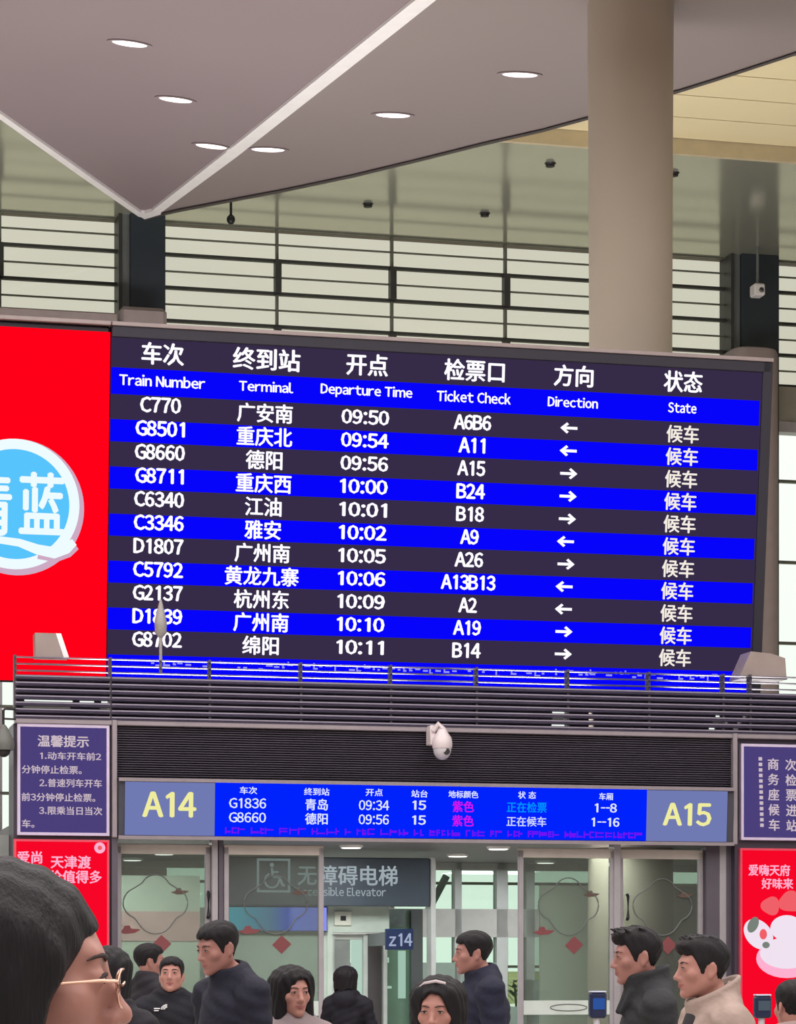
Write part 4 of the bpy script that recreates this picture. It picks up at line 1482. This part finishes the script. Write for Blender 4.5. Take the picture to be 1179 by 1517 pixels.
def person(label, px, py_top, Y, yaw, hy=0, hp=0, hroll=0, fem=False, hair='short', coat=(30, 30, 40), coat_kind='stand',
           lean=0.0, skin=None, trousers=(40, 40, 48), vox=.008, bulk=1.0, headfwd=0.0, arms='down', hv=.0045, group=None, cat='person', hair_top=.018):
    """px, py_top: where the crown of the hair shows; yaw: 0 faces the camera, 90 faces right, -90 left, 180 away"""
    top = at(px, py_top, Y)
    H = top.z - hair_top
    hs = 1.0 if not fem else .955
    skin = skin or SKIN
    M = Matrix.Translation((top.x, Y, 0)) @ Matrix.Rotation(math.radians(yaw), 4, 'Z')
    root = bpy.data.objects.new('person', None)
    COL.objects.link(root)
    tag(root, label, cat, group)
    # the head stays over px: shift the body back by the forward carriage of the head
    Rh = rotm(hy, hp, hroll)
    hc = np.array([0, 0, H - .116 * hs], np.float32)
    b = headfwd
    k = H / 1.70
    Rb = np.array(Matrix.Rotation(lean, 3, 'X'), np.float32)
    root.matrix_world = M
    sw = (.178 if not fem else .155) * bulk
    by = b                       # trunk sits b behind the head
    zN, zS = H - .255, H - .325

    elbow = {}
    def torso(F, o=0.0, kk=.05, arms_=True):
        F.ell((0, by + .005, H * .735), ((.150 if not fem else .130) * bulk + o, .108 * bulk + o, .20 * k + o), kk)
        F.ell((0, by, H * .60), ((.135 if not fem else .115) * bulk + o, .098 * bulk + o, .16 * k + o), kk)
        F.ell((0, by + .005, H * .515), ((.150 if not fem else .155) * bulk + o, .108 * bulk + o, .115 * k + o), kk)
        for s in (1, -1):
            F.cap((s * .02, by + .03, zN + .01), (s * sw * .86, by + .015, zS + .01), .046 + o, .040 + o, kk)
            F.ell((s * sw, by + .005, zS - .015), .053 + o, .04)

    def limbs(F, o=0.0, kk=.03, hands=True, to=1.0):
        for s in (1, -1):
            sh = np.array([s * (sw + .008), by + .005, zS - .02])
            el = np.array([s * (sw + .058), by + .03, H * .625])
            wr = np.array([s * (sw + .055), by - .06, H * .485])
            fw = np.array([0, -1., 0.])
            if arms == 'phone':
                el = np.array([s * (sw + .075), by - .04, H * .64])
                wr = np.array([s * .10, by - .25, H * .70])
                fw = np.array([0, 0, 1.]) if s > 0 else np.array([0, 0, 1.])
            elbow[s] = (el, wr)
            F.cap(sh, el, .050 * bulk + o, .039 * bulk + o, kk)
            F.cap(el, wr, .040 * bulk + o, .028 + o * (1.0 if o else 0), .02)
            if hands:
                dv = wr - el
                if arms == 'down':
                    dv = np.array([0, -.25, -1.0])
                hand(F, wr, dv, s, np.array([-s * 1.0, -.35, 0]) if arms == 'down' else np.array([-s * .6, 0, 1.0]))

    def legs(F, o=0.0, kk=.04, foot=True):
        for s in (1, -1):
            st = s * .07
            hip = (s * .082, by, H * .50)
            kn = (s * .088, by - .01 - st * .5, H * .275)
            an = (s * .090, by + .015 - st, H * .055)
            F.cap(hip, kn, .082 * bulk + o, .052 + o, kk)
            F.cap(kn, an, .052 + o, .036 + o, .03)
            if foot:
                F.cap((an[0], an[1] + .025, .038), (an[0] + s * .012, an[1] - .145, .028), .034, .026, .02)

    wdt = sw + .20
    F = Field((-wdt, -.42 - 0, -.01), (wdt, by + .30, H + .03), vox)
    torso(F)
    limbs(F)
    legs(F)
    F.cap((0, by + .012, zN - .04), (0, .026, H - .175), .056 if not fem else .047, .052 if not fem else .044, .03)
    S_ = Rh * hs
    # head in its own finer field, blended into the same continuous surface: everything is meshed at once
    F.at(Rh, hc)
    n0 = F.d
    head(F, fem)
    def pick(c):
        p = (c - hc) @ Rh
        lip = (np.abs(p[:, 0]) < .0255) & (p[:, 1] < -.082) & (p[:, 2] < -.0585 - np.abs(p[:, 0]) * .18) & (p[:, 2] > -.0815 + np.abs(p[:, 0]) * .45)
        return np.where(lip, 1, 0)
    body = F.mesh('body', [skin, LIP], root, pick)

    # face details
    def hp_(p):
        return Vector((Rh @ np.array(p)) + hc)
    Rm = Matrix(Rh.tolist())
    for s in (1, -1):
        q = MB()
        q.ball(hp_((s * .031, -.0812, -.0003)), (.0125, .0100, .0052), 14, 8, 0, Rm)
        q.ball(hp_((s * .031, -.0882, -.0001)), (.0056, .0034, .0050), 12, 8, 1, Rm)
        pts = [hp_((s * (.031 + dx_), -.0890 - .002 + abs(dx_) * .42, .0050 - dx_ * dx_ * 24)) for dx_ in (-.0145, -.008, 0, .008, .0155)]
        q.tube(pts, [.0008, .0020, .0024, .0024, .001], 6, 2)
        q.build('eye', [EYEW, IRIS, BROW], root, smooth=True)
    for s in (1, -1):
        q = MB()
        pts = [hp_((s * a_, y_, z_)) for a_, y_, z_ in ((.011, -.0900, .0185), (.022, -.0905, .0225), (.034, -.0868, .0240), (.043, -.0795, .0220), (.050, -.0715, .0180))]
        q.tube(pts, [.0022, .0036, .0038, .0026, .001] if not fem else [.0016, .0024, .0026, .0018, .0008], 6, 0)
        q.build('eyebrow', BROW, root, smooth=True)

    # hair
    if hair:
        lo, hi = hc + np.array([-.19, -.19, -.18]), hc + np.array([.19, .22, .18])
        if hair in ('bob', 'bowl'):
            lo[2] = H - .40
        if hair in ('long', 'long_front', 'long_wave'):
            lo[2] = H - .62
        G = Field(lo, hi, hv)
        G.at(Rh, hc)
        x, y, z = G.local()
        wave = .0012 * np.sin(x * 150 + y * 40) * np.sin(z * 70 + y * 110) + .0010 * np.sin(x * 310 + z * 90)
        if hair in ('short', 'quiff', 'crop'):
            G.ell((0, .018, .037), (.0775, .0985, .0825), .02)
            G.ell((0, .0, -.02), (.0655, .075, .085), .03)
            if hair == 'quiff':
                G.ell((0, -.010, .080), (.060, .088, .042), .03)
                G.ell((0, -.072, .086), (.046, .028, .022), .02)
                rq = random.Random(int(px))
                for i in range(26):
                    ax_, ay_ = rq.uniform(-.05, .05), rq.uniform(-.09, .06)
                    zr_ = .085 + .030 * math.sqrt(max(0, 1 - (ax_ / .07) ** 2 - ((ay_ - .0) / .11) ** 2))
                    G.cap((ax_, ay_, zr_), (ax_ + rq.uniform(-.012, .012), ay_ - .026 + rq.uniform(-.01, .012), zr_ + rq.uniform(.008, .018)), .009, .003, .008)
            elif hair == 'short':
                G.ell((0, -.004, .075), (.068, .092, .050), .03)
                G.ell((0, -.062, .080), (.052, .032, .022), .02)
            else:
                G.ell((0, .004, .066), (.072, .095, .052), .03)
            yy = np.array([-.2, -.098, -.088, -.055, -.040, -.030, -.012, -.002, .034, .048, .09, .2])
            zz = np.array([.062, .062, .058, .050, .022, -.022, -.024, .010, .012, -.050, -.064, -.064])
            line = np.interp(y, yy, zz) + .004 * np.sin(x * 160) + .003 * np.sin(x * 91 + 1)
            reg = line - z
            reg = np.where(y < -.04, reg * .7, reg * .45)
            G.d = np.maximum(G.d + wave, reg)
        else:
            zb = {'bob': -.135, 'bowl': -.085}.get(hair, -.36)
            if hair == 'long_wave':
                G.ell((0, .022, .036), (.086, .106, .084), .02)
                for s in (1, -1):
                    G.cap((s * .060, -.010, .0), (s * .066, .0, zb), .028, .026, .05)
            else:
                G.ell((0, .020, .040), (.085, .105, .086), .02)
                G.ell((0, .005, .070), (.070, .088, .050), .03)
            for s in (1, -1):
                G.cap((s * .060, .012, .03), (s * (.074 if hair in ('bob', 'bowl') else .070), .012, zb), .030, .027, .07)
                G.cap((s * .045, .06, .03), (s * .050, .066, zb - .01), .044, .038, .07)
                if hair in ('bob', 'long_front'):
                    G.cap((s * .058, -.030, .055), (s * .074, -.022, max(zb, -.15)), .022, .020, .05)
            G.cap((0, .070, .04), (0, .078, zb - .01), .048, .044, .07)
            # open the face
            if hair == 'bob':
                G.ell((.012, -.110, -.026), (.061, .088, .096), .012, 'cut')
            elif hair == 'bowl':
                G.ell((0, -.110, -.03), (.060, .085, .090), .012, 'cut')
            elif hair == 'long_front':
                G.ell((.0, -.110, -.020), (.058, .087, .098), .012, 'cut')
            elif hair == 'long_wave':
                # swept back from the forehead over the temple: the face is open in profile
                yy = np.array([-.2, -.088, -.075, -.037, -.030, -.026, -.02, .2])
                zz = np.array([.068, .058, .045, -.017, -.050, -.10, -.50, -.60])
                reg = (np.interp(y, yy, zz) - z) * .6
                G.d = np.maximum(G.d, reg)
            else:
                G.ell((0, -.105, -.020), (.058, .080, .100), .012, 'cut')
            amp = .0012 if hair == 'long_wave' else .0018
            strand = amp * np.sin(x * 170 + 5 * np.sin(z * 12)) + amp * np.sin(y * 190 + 4 * np.sin(z * 10))
            G.d = G.d + strand
            # a flat cut at the ends
            G.d = np.maximum(G.d, (zb - .005 + .012 * np.sin(x * 60) - z) * .8)
        hm = G.mesh('hair', HAIR, root)
    else:
        hm = None

    # clothes
    cm = mat('cloth_%d_%d_%d' % coat, coat, .75, 0, .25, .10, 9, .35, 45)
    J = Field((-wdt - .02, -.45, H * .40), (wdt + .02, by + .34, H - .08), vox)
    o = .020
    torso(J, o, .06)
    limbs(J, .016, .04, hands=False)
    X, Yl, Z = J.local()
    # soft folds
    J.d = J.d + .004 * np.sin(Z * 38 + X * 21 + 3 * np.sin(Yl * 9)) * np.sin(X * 17 + Z * 9) + .0025 * np.sin(Z * 90 + X * 40)
    J.d = np.maximum(J.d, H * .455 - Z)
    wr = elbow[1][1]
    # neck opening
    J.cap((0, by + .012, zN - .02), (0, .02, H - .12), .060 if not fem else .054, .062, .012, 'cut')
    c0 = (0, by * .75 + .006, zN - .005)
    if coat_kind == 'stand':
        J.ring(c0, .074, .076, -.03, .045, .010, .02, .004, .22)
    elif coat_kind == 'high':
        J.ring(c0, .080, .082, -.03, .072, .013, .02, .006, .26)
        J.cap((.05, -.03, zN - .02), (.03, -.075, zN - .10), .018, .012, .02)
        J.cap((-.05, -.03, zN - .02), (-.03, -.075, zN - .10), .018, .012, .02)
    elif coat_kind == 'open':
        J.ell((0, by - .13, zN - .09), (.052, .07, .14), .02, 'cut')
        J.ring(c0, .086, .086, -.03, .055, .013, .02, .012, .5)
        for s in (1, -1):
            J.cap((s * .085, by - .02, zN + .0), (s * .080, by - .115, zN - .12), .022, .026, .02)
    elif coat_kind == 'round':
        J.ring(c0, .070, .072, -.035, .004, .008, .015)
    elif coat_kind == 'hood':
        J.ring(c0, .082, .084, -.03, .03, .016, .03, .01, .3)
        J.ell((0, by + .11, zN - .03), (.105, .060, .075), .03)
    jm = J.mesh('jacket', cm, root)
    tm = mat('trouser_%d_%d_%d' % trousers, trousers, .8, 0, .2, .08, 9, .2, 50)
    L = Field((-.24, by - .26, .05), (.24, by + .28, H * .56), max(vox, .009))
    L.ell((0, by + .005, H * .515), (.158 * bulk, .116 * bulk, .105 * k), .04)
    legs(L, .016, .04, False)
    XL, YL, ZL = L.local()
    L.d = np.maximum(L.d, .075 - ZL)
    L.mesh('trousers', tm, root)
    for s in (1, -1):
        st = s * .07
        ax_, ay_ = s * .090, by + .015 - st
        B_ = Field((ax_ - .08, ay_ - .24, -.01), (ax_ + .08, ay_ + .12, .13), .006)
        B_.cap((ax_, ay_ + .025, .044), (ax_ + s * .012, ay_ - .15, .036), .044, .034, .02)
        B_.cap((ax_, ay_ + .005, .06), (ax_, ay_, .11), .044, .046, .02)
        xx, yy_, zz_ = B_.local()
        B_.d = np.maximum(B_.d, .002 - zz_)
        B_.mesh('shoe', mat('shoe_dark', (36, 34, 36), .5), root)
    return root, hp_, dict(H=H, by=by, zN=zN, sw=sw, Rh=Rh, hc=hc)


# -- the woman close to the camera, in glasses
r_, hp_, inf = person('person with long dark hair and thin-rimmed glasses in right profile, nearest the camera', 22, 1272, 2.72, 97, hy=0, hp=1,
                      fem=True, hair='long_wave', coat=(70, 66, 72), coat_kind='round', vox=.005, hv=.0035, hair_top=.009)
gl = mat('glasses_gold', (214, 170, 150), .25, .8, .5)
q = MB()
for s in (1, -1):
    ring = [hp_((s * .033 + .0245 * math.cos(t_ * PI / 14), -.108 + .006 * abs(math.cos(t_ * PI / 14)), -.009 + .0195 * math.sin(t_ * PI / 14))) for t_ in range(29)]
    q.tube(ring, .0012, 8, 0, False)
    q.tube([hp_((s * .057, -.102, -.002)), hp_((s * .072, -.085, -.0015)), hp_((s * .080, -.03, -.006)), hp_((s * .081, .015, -.010)), hp_((s * .079, .035, -.028))], .0017, 8)
q.tube([hp_((-.009, -.108, -.006)), hp_((0, -.110, -.003)), hp_((.009, -.108, -.006))], .0013, 8)
g_ = q.build('glasses', gl, r_, smooth=True)
q = MB()
for s in (1, -1):
    q.lathe([(.0238, -.0006), (.0238, .0006)], c=(0, 0, 0), axis='Y', seg=28)
    n_ = 56
    q.v[-n_:] = [tuple(hp_((s * .033 + v[0], -.1045 + v[1], -.009 + v[2] * .8))) for v in q.v[-n_:]]
q.build('lens', glass('lens_glass', (250, 250, 250), .08), g_)

person('long-haired person in a black coat just behind the face with glasses', 163, 1402, 11.6, 160, fem=True, hair='long', coat=(34, 32, 38), coat_kind='hood', vox=.009)
person('short-haired person in charcoal turned away to the right, behind the long-haired black coat', 222, 1395, 18.6, 135, hy=-25, hair='crop', coat=(38, 36, 42), coat_kind='stand', skin=SKIN2, vox=.009)
r_, hp_, inf = person('person facing the camera in a black jacket with a small white chest mark', 254, 1414, 17.4, 4, hy=-6, hp=-10, hair='crop', coat=(26, 26, 34), coat_kind='stand', vox=.009)
q = MB()
jk_ = [c for c in r_.children if c.name.startswith('jacket')][0]
mk = Vector((-.06, 0, inf['H'] - .335))
chest = lambda x_, z_: min(v.co.y for v in jk_.data.vertices if abs(v.co.x - x_) < .012 and abs(v.co.z - z_) < .012)
fy = min(chest(mk.x + d_, mk.z) for d_ in (-.045, -.02, 0, .03)) + .003
for k in range(3):
    rr_ = .018 + .010 * k
    pts = [Vector((mk.x + .034 - rr_ * math.sin(t_ * PI / 16), fy, mk.z + rr_ * math.cos(t_ * PI / 16) * .8)) for t_ in range(9)]
    q.tube(pts, .0035, 6)
q.box(mk.x - .05, mk.x - .012, fy - .003, fy + .012, mk.z + .003, mk.z + .010).box(mk.x - .05, mk.x - .02, fy - .003, fy + .012, mk.z - .010, mk.z - .004)
# set the mark against the chest
q.build('chest_mark', mat('mark_white', (220, 220, 224), .6), jk_)

person('tall person in navy looking down left, standing before the cyan reflection panel', 322, 1361, 12.6, -54, hy=2, hp=12, hair='crop', coat=(30, 30, 44), coat_kind='stand', headfwd=.07, skin=SKIN2, bulk=1.08, vox=.008)
person('person with a dark chin-length bob and grey-pink top facing the camera', 434, 1430, 13.1, 18, hy=8, hp=2, fem=True, hair='bob', coat=(132, 118, 120), coat_kind='round', vox=.0075, hv=.004)
person('small person in black seen from behind before the elevator door', 515, 1431, 24.4, 165, hy=-20, fem=True, hair='bowl', coat=(28, 27, 36), coat_kind='hood', arms='phone', bulk=1.0, vox=.009)
r_, hp_, inf = person('person with long dark hair and a pale hair clip, low at the bottom edge', 648, 1446, 10.4, -10, hy=-4, hp=6, fem=True, hair='long_front', coat=(150, 128, 134), coat_kind='round', vox=.0075, hv=.004)
q = MB()
q.tube([hp_((-.075, -.035, .075)), hp_((-.035, -.058, .108)), hp_((.012, -.066, .117)), hp_((.045, -.05, .106))], .006, 8)
q.build('hair_clip', mat('clip_pale', (186, 172, 176), .4), r_, smooth=True)
person('tall person with cropped hair and navy jacket in left profile, right of the z14 sign', 700, 1376, 15.2, -80, hy=-4, hp=2, hair='crop', coat=(28, 30, 48), coat_kind='stand', headfwd=.05, skin=SKIN2, bulk=1.25, vox=.008)
person('person with tousled black hair and dark raised-collar jacket, facing left', 943, 1370, 11.6, -82, hy=-2, hp=4, hair='quiff', coat=(42, 43, 46), coat_kind='high', headfwd=.05, skin=SKIN2, vox=.007, hv=.004)
r_, hp_, inf = person('person with swept-up black hair and open beige coat, facing left', 1040, 1383, 10.6, -76, hy=-4, hp=2, hair='quiff', coat=(156, 137, 128), coat_kind='open', headfwd=.05, vox=.007, hv=.004, bulk=1.08)
H_, by_, zN_ = inf['H'], inf['by'], inf['zN']
J = Field((-.12, by_ - .16, zN_ - .32), (.12, by_ + .12, zN_ + .09), .006)
J.ell((0, by_ - .04, zN_ - .15), (.10, .095, .17), .03)
J.cap((0, by_ + .012, zN_ - .02), (0, .02, H_ - .12), .058, .060, .01, 'cut')
J.ring((0, by_ * .8, zN_), .066, .068, -.04, .012, .010, .02, 0, .3)
J.mesh('inner_top', mat('inner_black', (36, 32, 36), .8), r_)
MB().tube([(-.10, by_ + .01, zN_ + .075), (-.125, by_ - .005, zN_ + .02), (-.13, by_ - .01, zN_ - .03)], [.014, .016, .010], 8).build('collar_strap', black_m, r_)
r_, hp_, inf = person('person in rose-grey jacket with black straps, cut by the right edge', 1174, 1448, 12.6, 190, hy=10, hair='crop', coat=(150, 128, 124), coat_kind='hood', vox=.008)
q = MB()
for s in (1, -1):
    q.tube([(s * .10, inf['by'] - .12, inf['zN'] - .14), (s * .105, inf['by'] - .02, inf['zN'] - .015), (s * .11, inf['by'] + .11, inf['zN'] - .07), (s * .12, inf['by'] + .150, inf['zN'] - .22)], .016, 8)
q.build('strap', black_m, r_, smooth=True)
